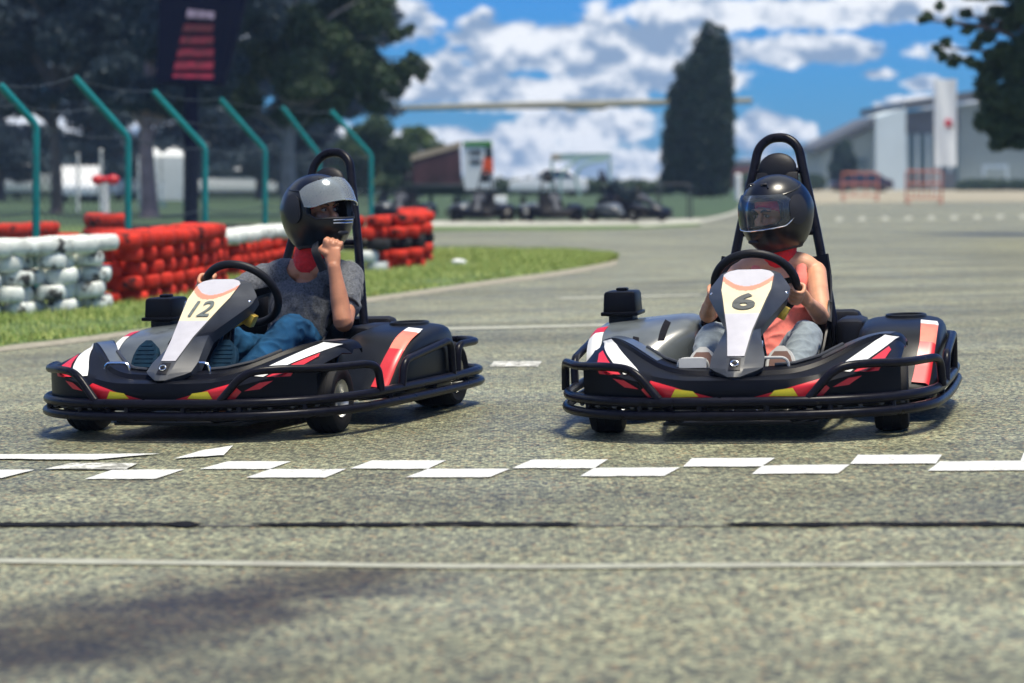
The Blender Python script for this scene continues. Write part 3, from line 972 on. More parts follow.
def face_details(parent, T, smile=False):
    R3 = T.to_3x3()
    for s in (-1, 1):
        a = MB(); a.ell(T @ Vector((s * 0.031, -0.0815, 0.006)), (0.0130, 0.010, 0.0062), R=R3, n=16)
        ey = a.build('eye', M['eyewhite'], parent)
        a = MB(); a.ell(T @ Vector((s * 0.031 + 0.002, -0.0885, 0.006)), (0.0058, 0.0040, 0.0056), R=R3, n=12)
        a.build('iris', M['iris'], ey)
        a = MB(); limb(a, [T @ Vector((s * 0.014, -0.0955, 0.024)), T @ Vector((s * 0.032, -0.0955, 0.031)), T @ Vector((s * 0.052, -0.082, 0.025))], [0.0035, 0.0045, 0.0025], 8, 4)
        limb(a, [T @ Vector((s * 0.017, -0.0885, 0.012)), T @ Vector((s * 0.031, -0.0925, 0.0155)), T @ Vector((s * 0.046, -0.084, 0.010))], [0.0016, 0.0020, 0.0016], 8, 3)
        a.build('eyebrow', M['brow'], parent)


def balaclava(parent, T, neck_pts):
    """cloth over head and neck, open round the eyes"""
    a = MB()
    R3 = T.to_3x3()
    a.ell(T @ Vector((0, 0.015, 0.03)), (0.083, 0.100, 0.094), R=R3, n=24)
    a.ell(T @ Vector((0, -0.024, -0.040)), (0.068, 0.078, 0.080), R=R3, n=24)
    limb(a, neck_pts, [0.074, 0.066, 0.070], 20, 5)
    o = remesh(a, 'balaclava', M['redcloth'], parent, 0.006, 2, disp=(0.004, (30, 30, 60), None))
    Ti = T.inverted()
    import bmesh
    bm = bmesh.new(); bm.from_mesh(o.data)
    kill = []
    for f in bm.faces:
        p = Ti @ f.calc_center_median()
        if p.y < -0.015 and ((p.x / 0.068) ** 2 + ((p.z - 0.002) / 0.040) ** 2) < 1: kill.append(f)
    bmesh.ops.delete(bm, geom=kill, context='FACES')
    bm.to_mesh(o.data); bm.free()
    o.data.shade_smooth()
    s = o.modifiers.new('s', 'SOLIDIFY'); s.thickness = 0.003; bake(o)
    return o


def shoe(parent, x, y, z, m, sole, yaw=0.0, ribs=True):
    """foot standing on its heel, toes up against the pedal"""
    T = Matrix.Translation((x, y, z)) @ Matrix.Rotation(yaw, 4, 'Z') @ Matrix.Rotation(math.radians(-30), 4, 'X')
    # local: z up along the sole (heel at 0, toe at .27), -y = sole side
    a = MB()
    secs = []; ss = []
    for i in range(15):
        t = i / 14; zz = 0.27 * t
        w = 0.030 + 0.019 * math.sin(min(1, t * 1.15) * math.pi * 0.75) ** 0.8
        w *= 1.12
        if t > 0.78: w *= math.sqrt(max(0.02, 1 - ((t - 0.78) / 0.228) ** 2))
        if t < 0.1: w *= 0.7 + 3 * t
        h = 0.085 if t < 0.3 else 0.085 - 0.045 * smooth01((t - 0.3) / 0.6)
        if t > 0.9: h *= math.sqrt(max(0.03, 1 - ((t - 0.9) / 0.108) ** 2))
        sec = []
        for k in range(16):
            an = 2 * math.pi * k / 16
            cx = math.cos(an); sy = math.sin(an)
            sec.append(T @ Vector((w * cx, max(0.0, sy) * h, zz)))
        secs.append(sec)
        ss.append([T @ Vector((w * 1.06 * cx_, yy, zz + (0.004 if i == 14 else 0) - (0.004 if i == 0 else 0))) for cx_, yy in ((-1, 0.012), (-1, -0.010), (-.9, -0.016), (0, -0.017), (.9, -0.016), (1, -0.010), (1, 0.012))])
    a.loft(secs, closed=True, caps=True)
    sh = a.build('shoe', m, parent, sub=1, ang=180)
    b = MB(); b.loft(ss, closed=True, caps=True)
    if ribs:
        for i in range(13):
            zz = 0.03 + 0.0185 * i
            b.box(T @ Vector((0, -0.0165, zz)), (0.080 * (1 if i < 10 else math.sqrt(max(.1, 1 - ((i - 9.5) / 3.2) ** 2))), 0.005, 0.008), R=T.to_3x3())
    b.build('sole', sole if ribs else M['solewhite'], sh, ang=35)
    if not ribs:
        c = MB(); q_ = []
        for i in range(1, 14):
            t = i / 14; w = 0.030 + 0.019 * math.sin(min(1, t * 1.15) * math.pi * 0.75) ** 0.8
            w *= 0.93 * (math.sqrt(max(0.02, 1 - ((t - 0.78) / 0.19) ** 2)) if t > 0.78 else 1)
            q_.append([T @ Vector((w * f, -0.0195 if abs(f) < 1 else -0.014, 0.27 * t)) for f in (-1, -.92, 0, .92, 1)])
        c.loft(q_); c.build('tread', sole, sh)
    return sh


def carve(o, c, r):
    """cut an opening in a cloth shell and give it a rim"""
    import bmesh
    bm = bmesh.new(); bm.from_mesh(o.data)
    kill = [f for f in bm.faces if sum(((f.calc_center_median()[i] - c[i]) / r[i]) ** 2 for i in range(3)) < 1]
    bmesh.ops.delete(bm, geom=kill, context='FACES')
    for _ in range(4):
        for v in bm.verts:
            if v.is_boundary:
                nb = [e.other_vert(v).co for e in v.link_edges if e.is_boundary]
                if len(nb) == 2: v.co = v.co * .5 + (nb[0] + nb[1]) * .25
    bm.to_mesh(o.data); bm.free(); o.data.shade_smooth()
    s = o.modifiers.new('s', 'SOLIDIFY'); s.thickness = 0.004; s.offset = 0; bake(o)


def make_person(kind, kart, label):
    male = kind == 'm'
    W = kart.matrix_world.copy()
    body = MB()
    hip = Vector((.02 if male else 0, .80, .20))
    if male:
        chest = Vector((0.045, .865, .46)); neck0 = Vector((0.062, .865, .596)); sh = .185; shz = .562
        hc = Vector((.108, .84, .846)); hy = math.radians(66)   # helmet turn towards +x
        Sr, Sl = Vector((-sh + .045, .86, shz)), Vector((sh + .055, .85, shz))
        Er, Wr = Vector((-.285, .60, .45)), Vector((-.215, .39, .545))
        El, Wl = Vector((.325, .60, .385)), Vector((.282, .618, .615))
        ra = [.050, .047, .040, .036, .027]; skin = M['skin_m']; tr = (.150, .105)
        tw = 1.0
    else:
        chest = Vector((0.035, .875, .445)); neck0 = Vector((0.030, .885, .585)); sh = .148; shz = .547
        hc = Vector((.028, .86, .794)); hy = math.radians(-40)
        Sr, Sl = Vector((-sh + .015, .88, shz)), Vector((sh + .028, .88, shz))
        Er, Wr = Vector((-.225, .62, .40)), Vector((-.185, .41, .462))
        El, Wl = Vector((.218, .63, .385)), Vector((.190, .41, .450))
        ra = [.043, .041, .034, .031, .023]; skin = M['skin_f']; tr = (.125, .090)
        tw = .88
    T = Matrix.Translation(hc + Vector((0, 0, -0.012))) @ Matrix.Rotation(hy, 4, 'Z') @ Matrix.Rotation(math.radians(-6 if male else 8), 4, 'X')
    # trunk, neck, head
    limb(body, [hip, (hip + chest) / 2, chest, neck0 - Vector((0, 0, .05))], [(.13 * tw, .10), (.115 * tw, .09), (.13 * tw, .095), (.07, .06)], 22, 6, up=(0, 1, 0))
    limb(body, [Sr, (Sr + neck0) / 2 + Vector((0, 0, .012)), (Sl + neck0) / 2 + Vector((0, 0, .012)), Sl], [.048 * tw, .052, .052, .048 * tw], 18, 5)
    limb(body, [neck0 - Vector((0, 0, .03)), (neck0 + hc) / 2, hc + Vector((0, 0, -.03))], [.060 * tw, .055 * tw, .055], 20, 5)
    head_parts(body, T)
    for a_, b_, c_ in ((Sr, Er, Wr), (Sl, El, Wl)):
        limb(body, [a_, a_.lerp(b_, .5), b_, b_.lerp(c_, .35), c_], [ra[0], ra[1], ra[2] * 1.0, ra[3] * 1.06, ra[4]], 18, 6)
    # hands
    C = Vector((0, .33, .522)); nrm = Vector((0, .80, .60)); ub = Vector((0, -.60, .80)); ua = Vector((1, 0, 0))
    def rim(ph):
        a = math.radians(ph)
        d = ua * math.cos(a) + ub * math.sin(a)
        return C + d * .156, d, (-ua * math.sin(a) + ub * math.cos(a))
    hs = 1.0 if male else .92
    if male:
        c, d, t = rim(163)
        grip_hand(body, c, -t, d, nrm + d * .5, Wr, sc=hs)
        fc = Vector((.262, .660, .702))
        grip_hand(body, fc, Vector((-.92, -.25, .28)), Vector((-.1, -.35, 1)), Vector((.25, -1, -.2)), Wl, R=.012, sc=1.02)
    else:
        c, d, t = rim(196); grip_hand(body, c, -t, d, nrm + d * .6, Wr, sc=hs)
        c, d, t = rim(-17); grip_hand(body, c, t, d, nrm + d * .6, Wl, sc=hs)
    # legs
    feet = []
    for s in (-1, 1):
        hp = hip + Vector((s * .085, -.02, 0)); kn = Vector((s * (.20 if male else .18), .40, (.34 if male else .315))); an = Vector((((-.250 if s < 0 else .095) if male else (-.165 if s < 0 else .130)), -.02, .120))
        if male and s > 0: kn = Vector((.165, .43, .362))
        limb(body, [hp, hp.lerp(kn, .5), kn, kn.lerp(an, .4), an, an + Vector((0, -.08, .02))], [.078 * tw, .068 * tw, .052 * tw, .048 * tw, .034, .035], 18, 6)
        feet.append((hp, kn, an))
    me = remesh(body, 'person', skin, None, 0.0042, 2)
    person = me
    person.matrix_world = W
    tag(person, label, 'person')
    face_details(person, T)
    # ---- clothing
    if male:
        a = MB()
        limb(a, [hip + Vector((0, .0, -.05)), (hip + chest) / 2 + Vector((0, -.01, 0)), chest + Vector((0, -.005, .01)), neck0 - Vector((0, 0, .072))], [(.165, .13), (.152, .118), (.168, .118), (.120, .078)], 26, 6, up=(0, 1, 0))
        limb(a, [Sr + Vector((.01, 0, 0)), Sr.lerp(neck0, .5) + Vector((0, 0, .004)), neck0 + Vector((0, .03, -.035)), Sl.lerp(neck0, .5) + Vector((0, 0, .004)), Sl - Vector((.01, 0, 0))], [.062, .062, .055, .062, .062], 20, 5)
        ends = []
        for a_, b_ in ((Sr, Er), (Sl, El)):
            e_ = a_.lerp(b_, .62)
            limb(a, [a_, a_.lerp(b_, .3), e_], [.066, .064, .060], 20, 5)
            ends.append((e_, (b_ - a_).normalized()))
        sh_ = remesh(a, 't_shirt', M['heather'], person, 0.0065, 4, disp=(0.012, (13, 13, 8), lambda p: 1.0 if p.z < .5 else .6))
        carve(sh_, neck0 + Vector((-.01, -.070, .012)), (.078, .11, .066))
        for e_, d_ in ends:
            a = MB(); q = d_.orthogonal().normalized(); w_ = d_.cross(q)
            a.tube([e_ + d_ * .020 + (q * math.cos(k * math.pi / 12) + w_ * math.sin(k * math.pi / 12)) * .0565 for k in range(24)], 0.006, 8, closed=True)
            a.build('sleeve_hem', M['hem'], sh_)
    else:
        a = MB()
        limb(a, [hip + Vector((0, .0, -.04)), (hip + chest) / 2 + Vector((0, -.008, 0)), chest + Vector((0, -.012, -.06)), chest + Vector((0, -.012, -.035))], [(.140, .118), (.112, .104), (.142, .122), (.136, .112)], 26, 6, up=(0, 1, 0))
        for s in (-1, 1):
            a.ell(chest + Vector((s * .058, -.085, -.02)), (.055, .045, .052), n=20)
            limb(a, [chest + Vector((s * .080, -.085, .00)), chest + Vector((s * .092, -.070, .075)), neck0 + Vector((s * .090, -.012, .010)), chest + Vector((s * .09, .08, .07))], [(.030, .014), (.023, .012), (.021, .012), (.03, .01)], 14, 6, up=(0, -1, .6))
        sh_ = remesh(a, 'tank_top', M['coral'], person, 0.0055, 3, disp=(0.007, (9, 9, 16), lambda p: 1.0 if p.z < .45 else .2))
    a = MB()
    for hp, kn, an in feet:
        mid = kn.lerp(an, .5)
        limb(a, [hp + Vector((0, .04, 0)), hp.lerp(kn, .5), kn + Vector((0, 0, .002)), mid, an + Vector((0, .0, .01))], [.094 * tw, .083 * tw, .068 * tw, .064 * tw, .054 * tw], 20, 6)
    limb(a, [hip + Vector((-.1, .02, 0)), hip + Vector((0, .02, 0)), hip + Vector((.1, .02, 0))], [.10, .11, .10], 20, 5)
    remesh(a, 'jeans' if male else 'trousers', M['jeans'] if male else M['greypants'], person, 0.0065, 3,
           disp=(0.013 if male else 0.009, (12, 9, 12), None))
    for s in (-1, 1):
        if male: shoe(person, (-.262 if s < 0 else .085), -.105, .112, M['shoeblue'], M['shoeblue'], ribs=True)
        else: shoe(person, (-.165 if s < 0 else .125), -.100, .066, M['greypants'], M['solebrown'], ribs=False)
    nb = [neck0 + Vector((0, -.004, .035)), (neck0 + hc) / 2 + Vector((0, 0, .01)), hc + Vector((0, 0, -.04))]
    balaclava(person, T, nb)
    hr = Matrix.Rotation(hy, 3, 'Z') @ Matrix.Rotation(math.radians(-5 if male else 7), 3, 'X')
    helmet(person, hc + Vector((0, 0, 0.004)), hr, male, 1.04 if male else .99)
    if male:   # chin strap end
        a = MB(); a.tube(catmull([hc + Vector((.03, -.085, -.125)), hc + Vector((.055, -.145, -.165)), hc + Vector((.085, -.135, -.25))], 5), [(0.019, 0.003)] * 11, 8, up=(0, 1, 0))
        a.build('chin_strap', M['hem'], person)
    return person
# ================================================================== world, camera, sun
def setup():
    w = bpy.data.worlds.new('World'); SC.world = w; w.use_nodes = True
    nt = w.node_tree; bg = nt.nodes['Background']
    sky = nt.nodes.new('ShaderNodeTexSky'); sky.sky_type = 'NISHITA'; sky.sun_disc = False
    sky.sun_elevation = math.radians(SUN_EL); sky.sun_rotation = math.radians(SUN_AZ)
    sky.air_density = 1.0; sky.dust_density = 0.4; sky.ozone_density = 2.0
    tc = nt.nodes.new('ShaderNodeTexCoord')
    # clouds, placed by direction
    def math_(op, a, b=None, c=None, clamp=False):
        n = nt.nodes.new('ShaderNodeMath'); n.operation = op; n.use_clamp = clamp
        for i, q in enumerate((a, b, c)):
            if q is None: continue
            if isinstance(q, (int, float)): n.inputs[i].default_value = q
            else: lk(nt, q, n.inputs[i])
        return n.outputs[0]
    sep = nt.nodes.new('ShaderNodeSeparateXYZ'); lk(nt, tc.outputs['Generated'], sep.inputs[0])
    X, Z = sep.outputs[0], sep.outputs[2]
    # noise to ruffle the edges
    mp = nt.nodes.new('ShaderNodeMapping'); lk(nt, tc.outputs['Generated'], mp.inputs[0]); mp.inputs['Scale'].default_value = (1, 1, 1.45)
    def nz(scale, detail, rough, off):
        m2 = nt.nodes.new('ShaderNodeMapping'); m2.inputs['Location'].default_value = off
        lk(nt, mp.outputs[0], m2.inputs[0])
        n = nt.nodes.new('ShaderNodeTexNoise'); n.inputs['Scale'].default_value = scale; n.inputs['Detail'].default_value = detail
        n.inputs['Roughness'].default_value = rough; lk(nt, m2.outputs[0], n.inputs['Vector'])
        return n.outputs['Fac']
    n1 = nz(48, 10, 0.60, (0, 0, 0)); n1u = nz(48, 10, 0.60, (0, 0, .0085)); n2 = nz(22, 6, 0.55, (3, 1, 7)); n3 = nz(120, 6, 0.6, (5, 2, 1))
    blobs = [  # direction x, z, half sizes, strength
        (-0.048, .062, .022, .012), (.000, .056, .028, .010), (0.045, .055, .045, .011), (-.035, .039, .045, .011), (.010, .034, .060, .009),
        (.030, .048, .070, .010), (.060, .040, .040, .009), (.030, .021, .032, .010), (-.020, .013, .060, .010), (.02, .004, .070, .010),
        (.085, .066, .05, .009), (.115, .050, .060, .0075), (.140, .066, .080, .008), (.100, .017, .020, .0105), (.11, .004, .03, .008),
        (.145, .0410, .010, .0035), (.161, .0375, .0095, .0038), (.165, .030, .03, .003),
        (-.12, .06, .06, .02), (-.2, .05, .06, .02), (-.16, .02, .08, .012), (.25, .04, .05, .02), (.3, .09, .1, .03), (-.3, .1, .12, .03), (0, .13, .1, .03), (.15, .16, .1, .025), (.6, .1, .2, .05), (-.6, .12, .2, .05), (.3, .75, .7, .25), (-.6, .45, .4, .18)]  # the last, widest blobs are unseen overhead clouds added to whiten the ambient light
    acc = None
    for cx, cz, rx, rz in blobs:
        a = math_('MULTIPLY', math_('SUBTRACT', X, cx), 1 / rx)
        b = math_('MULTIPLY', math_('SUBTRACT', Z, cz), 1 / rz)
        d = math_('SQRT', math_('ADD', math_('MULTIPLY', a, a), math_('MULTIPLY', b, b)))
        v = math_('SUBTRACT', 1.0, d)
        acc = v if acc is None else math_('MAXIMUM', acc, v)
    s = math_('ADD', acc, math_('MULTIPLY', math_('SUBTRACT', n1, 0.5), 2.1))
    s = math_('ADD', s, math_('MULTIPLY', math_('SUBTRACT', n3, 0.5), 0.55))
    ramp = nt.nodes.new('ShaderNodeValToRGB'); ramp.color_ramp.elements[0].position = 0.02; ramp.color_ramp.elements[1].position = 0.30
    ramp.color_ramp.interpolation = 'EASE'
    lk(nt, s, ramp.inputs[0])
    # cloud tone: bright tops, grey-blue bellies, by a second noise
    tone = nt.nodes.new('ShaderNodeValToRGB')
    tone.color_ramp.elements[0].position = 0.33; tone.color_ramp.elements[0].color = (0.25, 0.36, 0.54, 1)
    tone.color_ramp.elements[1].position = 0.66; tone.color_ramp.elements[1].color = (0.86, 0.90, 0.97, 1)
    t_in = math_('ADD', math_('ADD', 0.5, math_('MULTIPLY', math_('SUBTRACT', n1, n1u), 1.9)), math_('MULTIPLY', math_('SUBTRACT', n2, 0.5), 0.9))
    lk(nt, t_in, tone.inputs[0])
    sc_ = nt.nodes.new('ShaderNodeVectorMath'); sc_.operation = 'SCALE'; sc_.inputs['Scale'].default_value = CLOUD
    lk(nt, tone.outputs[0], sc_.inputs[0])
    tint = nt.nodes.new('ShaderNodeVectorMath'); tint.operation = 'MULTIPLY'; tint.inputs[1].default_value = SKY_TINT
    lk(nt, sky.outputs[0], tint.inputs[0])
    mx = nt.nodes.new('ShaderNodeMix'); mx.data_type = 'RGBA'
    lk(nt, ramp.outputs[0], mx.inputs['Factor']); lk(nt, tint.outputs[0], mx.inputs['A']); lk(nt, sc_.outputs[0], mx.inputs['B'])
    lk(nt, mx.outputs['Result'], bg.inputs[0]); bg.inputs[1].default_value = SKY_STR
    su = bpy.data.lights.new('sun', 'SUN'); su.energy = SUN_STR; su.angle = math.radians(SUN_ANG); su.color = SUN_COL
    so = bpy.data.objects.new('sun', su); COL.objects.link(so)
    el, az = math.radians(SUN_EL), math.radians(SUN_AZ)
    d = Vector((math.sin(az) * math.cos(el), math.cos(az) * math.cos(el), math.sin(el)))
    so.rotation_euler = d.to_track_quat('Z', 'Y').to_euler()
    cam = bpy.data.cameras.new('camera'); co = bpy.data.objects.new('camera', cam); COL.objects.link(co)
    co.location = (0, 0, H); co.rotation_euler = (math.radians(90), 0, 0)
    cam.sensor_width = 36; cam.lens = F / 1024 * 36; cam.shift_y = -(341.5 - HY) / 1024
    cam.clip_end = 5000; cam.clip_start = 0.1
    cam.dof.use_dof = True; cam.dof.focus_distance = 9.55; cam.dof.aperture_fstop = FSTOP
    SC.camera = co
    SC.view_settings.view_transform = 'Standard'; SC.view_settings.look = 'None'
    SC.view_settings.exposure = EXPO; SC.view_settings.gamma = 1
    SC.cycles.use_denoising = True
    SC.cycles.max_bounces = 6; SC.cycles.transparent_max_bounces = 12

SUN_EL, SUN_AZ, SUN_ANG, SUN_STR, SUN_COL = 76, 130, 16, 3.4, (1.0, 0.92, 0.76)
SKY_STR = 0.10; CLOUD = 6.4; SKY_TINT = (0.09, 0.33, 0.76); EXPO = 0.75; FSTOP = 2.7
setup()
# ================================================================== ground
def asphalt_mat():
    m, nt, b = nodes_of('asphalt')
    tc = nt.nodes.new('ShaderNodeTexCoord'); O = tc.outputs['Object']
    def nz(scale, detail=5, rough=0.6, sc=(1, 1, 1), rot=0):
        mp = nt.nodes.new('ShaderNodeMapping'); mp.inputs['Scale'].default_value = sc; mp.inputs['Rotation'].default_value = (0, 0, rot)
        lk(nt, O, mp.inputs[0])
        n = nt.nodes.new('ShaderNodeTexNoise'); n.inputs['Scale'].default_value = scale; n.inputs['Detail'].default_value = detail
        n.inputs['Roughness'].default_value = rough; lk(nt, mp.outputs[0], n.inputs['Vector']); return n.outputs['Fac']
    def ramp(fac, stops):
        r = nt.nodes.new('ShaderNodeValToRGB')
        while len(r.color_ramp.elements) < len(stops): r.color_ramp.elements.new(0.5)
        for e, (p, c) in zip(r.color_ramp.elements, stops):
            e.position = p; e.color = (*c, 1) if len(c) == 3 else c
        lk(nt, fac, r.inputs[0]); return r.outputs[0]
    def mixc(f, a, bb, mode='MIX'):
        x = nt.nodes.new('ShaderNodeMix'); x.data_type = 'RGBA'; x.blend_type = mode
        if isinstance(f, (int, float)): x.inputs['Factor'].default_value = f
        else: lk(nt, f, x.inputs['Factor'])
        for s, q in (('A', a), ('B', bb)):
            if isinstance(q, tuple): x.inputs[s].default_value = (*q, 1)
            else: lk(nt, q, x.inputs[s])
        return x.outputs['Result']
    # aggregate
    vo = nt.nodes.new('ShaderNodeTexVoronoi'); vo.inputs['Scale'].default_value = 84; lk(nt, O, vo.inputs['Vector'])
    vsep = nt.nodes.new('ShaderNodeSeparateColor'); lk(nt, vo.outputs['Color'], vsep.inputs[0])
    stone = ramp(vsep.outputs[0], [(0.0, (0.030, 0.030, 0.029)), (0.32, (0.12, 0.12, 0.102)), (0.65, (0.29, 0.295, 0.235)), (0.88, (0.48, 0.48, 0.38)), (1.0, (0.36, 0.22, 0.13))])
    gaps = ramp(vo.outputs['Distance'], [(0.35, (1, 1, 1)), (0.75, (0.45, 0.45, 0.47))])
    c = mixc(1.0, stone, gaps, 'MULTIPLY')
    c = mixc(ramp(nz(30, 6, .7), [(0.4, (0, 0, 0)), (0.75, (.35, .35, .35))]), c, (0.26, 0.275, 0.215))
    c = mixc(1.0, c, (1.24, 1.25, 1.01), 'MULTIPLY')
    # big patches, streaks across the track
    big = ramp(nz(0.55, 5, .6, (0.5, 1, 1)), [(0.32, (0.62, 0.62, 0.60)), (0.5, (0.95, 0.95, 0.92)), (0.68, (1.25, 1.27, 1.24))])
    c = mixc(1.0, c, big, 'MULTIPLY')
    st = ramp(nz(1.2, 4, .6, (0.12, 1.0, 1), 0.04), [(0.35, (0.78, 0.78, 0.76)), (0.65, (1.12, 1.12, 1.12))])
    c = mixc(1.0, c, st, 'MULTIPLY')
    med = ramp(nz(9, 7, .75), [(0.32, (0.66, 0.65, 0.64)), (0.68, (1.10, 1.12, 1.08))])
    c = mixc(1.0, c, med, 'MULTIPLY')
    # rubbered-in bands
    sep = nt.nodes.new('ShaderNodeSeparateXYZ'); lk(nt, O, sep.inputs[0])
    def mt(op, a, bb=None, clamp=False):
        n = nt.nodes.new('ShaderNodeMath'); n.operation = op; n.use_clamp = clamp
        for i, q in enumerate((a, bb)):
            if q is None: continue
            if isinstance(q, (int, float)): n.inputs[i].default_value = q
            else: lk(nt, q, n.inputs[i])
        return n.outputs[0]
    wob = nz(2.2, 5, .6)
    for (p, q, wd, st_) in RUBBER:
        p = Vector(p[:2]); q = Vector(q[:2]); d = (q - p).normalized(); nn = Vector((-d.y, d.x))
        dist = mt('ADD', mt('MULTIPLY', sep.outputs[0], nn.x), mt('MULTIPLY', sep.outputs[1], nn.y))
        dist = mt('ABSOLUTE', mt('ADD', mt('SUBTRACT', dist, nn.dot(p)), mt('MULTIPLY', mt('SUBTRACT', wob, 0.5), wd * 2.2)))
        along = mt('ADD', mt('MULTIPLY', sep.outputs[0], d.x), mt('MULTIPLY', sep.outputs[1], d.y))
        along = mt('SUBTRACT', along, d.dot(p)); L = (q - p).length
        e = mt('MULTIPLY', mt('MULTIPLY', along, 1 / (0.25 * L), True), mt('MULTIPLY', mt('SUBTRACT', L, along), 1 / (0.25 * L), True))
        f = mt('MULTIPLY', mt('MULTIPLY', mt('SUBTRACT', 1.0, mt('DIVIDE', dist, wd), True), e), st_)
        c = mixc(f, c, mixc(1.0, c, (0.30, 0.26, 0.24), 'MULTIPLY'))
    lk(nt, c, b.inputs['Base Color'])
    rr = ramp(nz(1.5, 4), [(0.3, (0.42,) * 3), (0.7, (0.62,) * 3)]); lk(nt, rr, b.inputs['Roughness'])
    b.inputs['Specular IOR Level'].default_value = 0.5
    bp = nt.nodes.new('ShaderNodeBump'); bp.inputs['Strength'].default_value = 0.5; bp.inputs['Distance'].default_value = 0.004
    lk(nt, vo.outputs['Distance'], bp.inputs['Height']); bp.invert = True; lk(nt, bp.outputs[0], b.inputs['Normal'])
    return m

RUBBER = [(G(-160, 690), G(420, 552), .42, 1.5), (G(60, 606), G(520, 590), .14, .6), (G(-60, 640), G(360, 680), .2, .5), (G(-40, 500), G(220, 470), .12, .4),
          (G(300, 640), G(800, 560), .10, .18), (G(640, 470), G(1500, 300), .35, .3)]
M['asphalt'] = asphalt_mat()
xs = sorted(set([-700, -450, -250, -120, -60, -40, -28, -20, -16] + [x * 0.5 for x in range(-28, 29)] + [16, 20, 28, 40, 60, 120, 250, 450, 700]))
ys = sorted(set([-40, -10] + [y * 0.5 for y in range(-6, 100)] + list(range(50, 140, 6)) + [160, 200, 260, 350, 480, 700]))
a = MB()
a.add([(x, y, gz(x, y) - (0.0 if y < 150 else (y - 150) * 0.004)) for y in ys for x in xs],
      [(j * len(xs) + i, j * len(xs) + i + 1, (j + 1) * len(xs) + i + 1, (j + 1) * len(xs) + i) for j in range(len(ys) - 1) for i in range(len(xs) - 1)])
tag(a.build('ground', M['asphalt'], ang=180), kind='structure')


def sheet(name, near, far, mt_, lift=0.004, nu=60, nv=10, jit=0.0, kind='structure'):
    """a sheet on the ground between two pixel-traced edges (converted to ground points)"""
    A = catmull([G(*p) for p in near], 8); B = catmull([G(*p) for p in far], 8)
    def at(L, t):
        k = t * (len(L) - 1); i = min(int(k), len(L) - 2); return L[i].lerp(L[i + 1], k - i)
    vs = []
    for i in range(nu + 1):
        p, q = at(A, i / nu), at(B, i / nu)
        for j in range(nv + 1):
            t = j / nv
            r = p.lerp(q, t)
            if jit and j in (0, nv): r.y += jit * (noise.noise(r * 3.1) + 0.6 * noise.noise(r * 11))
            e = min(t, 1 - t) * nv
            vs.append((r.x, r.y, gz(r.x, r.y) + (lift if e >= 1 or lift < 0.01 else 0.004)))
    mb = MB()
    mb.add(vs, [(i * (nv + 1) + j, (i + 1) * (nv + 1) + j, (i + 1) * (nv + 1) + j + 1, i * (nv + 1) + j + 1) for i in range(nu) for j in range(nv)])
    o = mb.build(name, mt_, ang=180)
    return tag(o, kind=kind)


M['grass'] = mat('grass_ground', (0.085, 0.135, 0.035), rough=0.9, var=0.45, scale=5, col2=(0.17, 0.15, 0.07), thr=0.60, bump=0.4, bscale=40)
M['dirt'] = mat('dirt_edge', (0.27, 0.25, 0.19), rough=0.95, var=0.35, scale=20, bump=0.3, bscale=60)
M['pale'] = mat('pale_concrete', (0.42, 0.42, 0.36), rough=0.9, var=0.2, scale=3)
NEAR = [(-700, 425), (-350, 392), (-60, 358), (0, 347), (70, 339), (130, 331), (200, 323), (260, 314), (330, 303), (380, 296), (430, 289), (500, 279), (560, 271), (600, 264), (617, 260)]
FARE = [(-700, 262), (-350, 262), (-60, 262), (0, 262), (70, 262), (130, 262), (200, 260), (260, 258), (330, 254), (380, 251), (430, 250), (500, 250), (560, 252), (600, 255), (616, 259)]
sheet('grass_verge', NEAR, FARE, M['grass'], 0.03, 120, 14, 0.10)
sheet('verge_edge', [(x, y + 5) for x, y in NEAR], [(x, y - 2) for x, y in NEAR], M['dirt'], 0.0035, 120, 2, 0.05)
sheet('grass_strip', [(-1500, 258), (-600, 255), (-40, 250), (200, 245), (420, 232), (600, 230), (700, 226)], [(-1500, 226), (-600, 226), (-40, 226), (200, 226), (420, 226), (600, 225), (700, 223)], M['grass'], 0.01, 50, 4)
sheet('parking_path', [(380, 227), (520, 227), (640, 226), (700, 223.5)], [(380, 221), (520, 221), (640, 220), (700, 219)], M['pale'], 0.014, 40, 3)
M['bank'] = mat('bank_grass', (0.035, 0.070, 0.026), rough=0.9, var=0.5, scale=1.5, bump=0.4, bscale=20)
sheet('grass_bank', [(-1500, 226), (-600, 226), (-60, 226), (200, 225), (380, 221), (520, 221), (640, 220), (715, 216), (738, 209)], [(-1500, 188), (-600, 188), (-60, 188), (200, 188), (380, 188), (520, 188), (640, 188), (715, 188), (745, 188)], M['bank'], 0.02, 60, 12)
sheet('kerb_line', [(640, 227), (690, 223.5), (715, 219), (738, 212), (746, 205)], [(640, 225.5), (690, 221.5), (715, 217), (738, 210), (744, 203)], M['pale'], 0.024, 30, 2)
sheet('far_apron', [(748, 205), (850, 203), (950, 202), (1090, 201)], [(748, 188), (850, 188), (950, 188), (1090, 188)], mat('tan_tarmac', (0.30, 0.27, 0.19), rough=0.9, var=0.2, scale=0.3), 0.006, 30, 4)
sheet('grass_edge', [(790, 189), (870, 189), (960, 189), (1090, 189)], [(790, 185.5), (870, 185.5), (960, 185.5), (1090, 185.5)], M['grass'], 0.03, 10, 2)

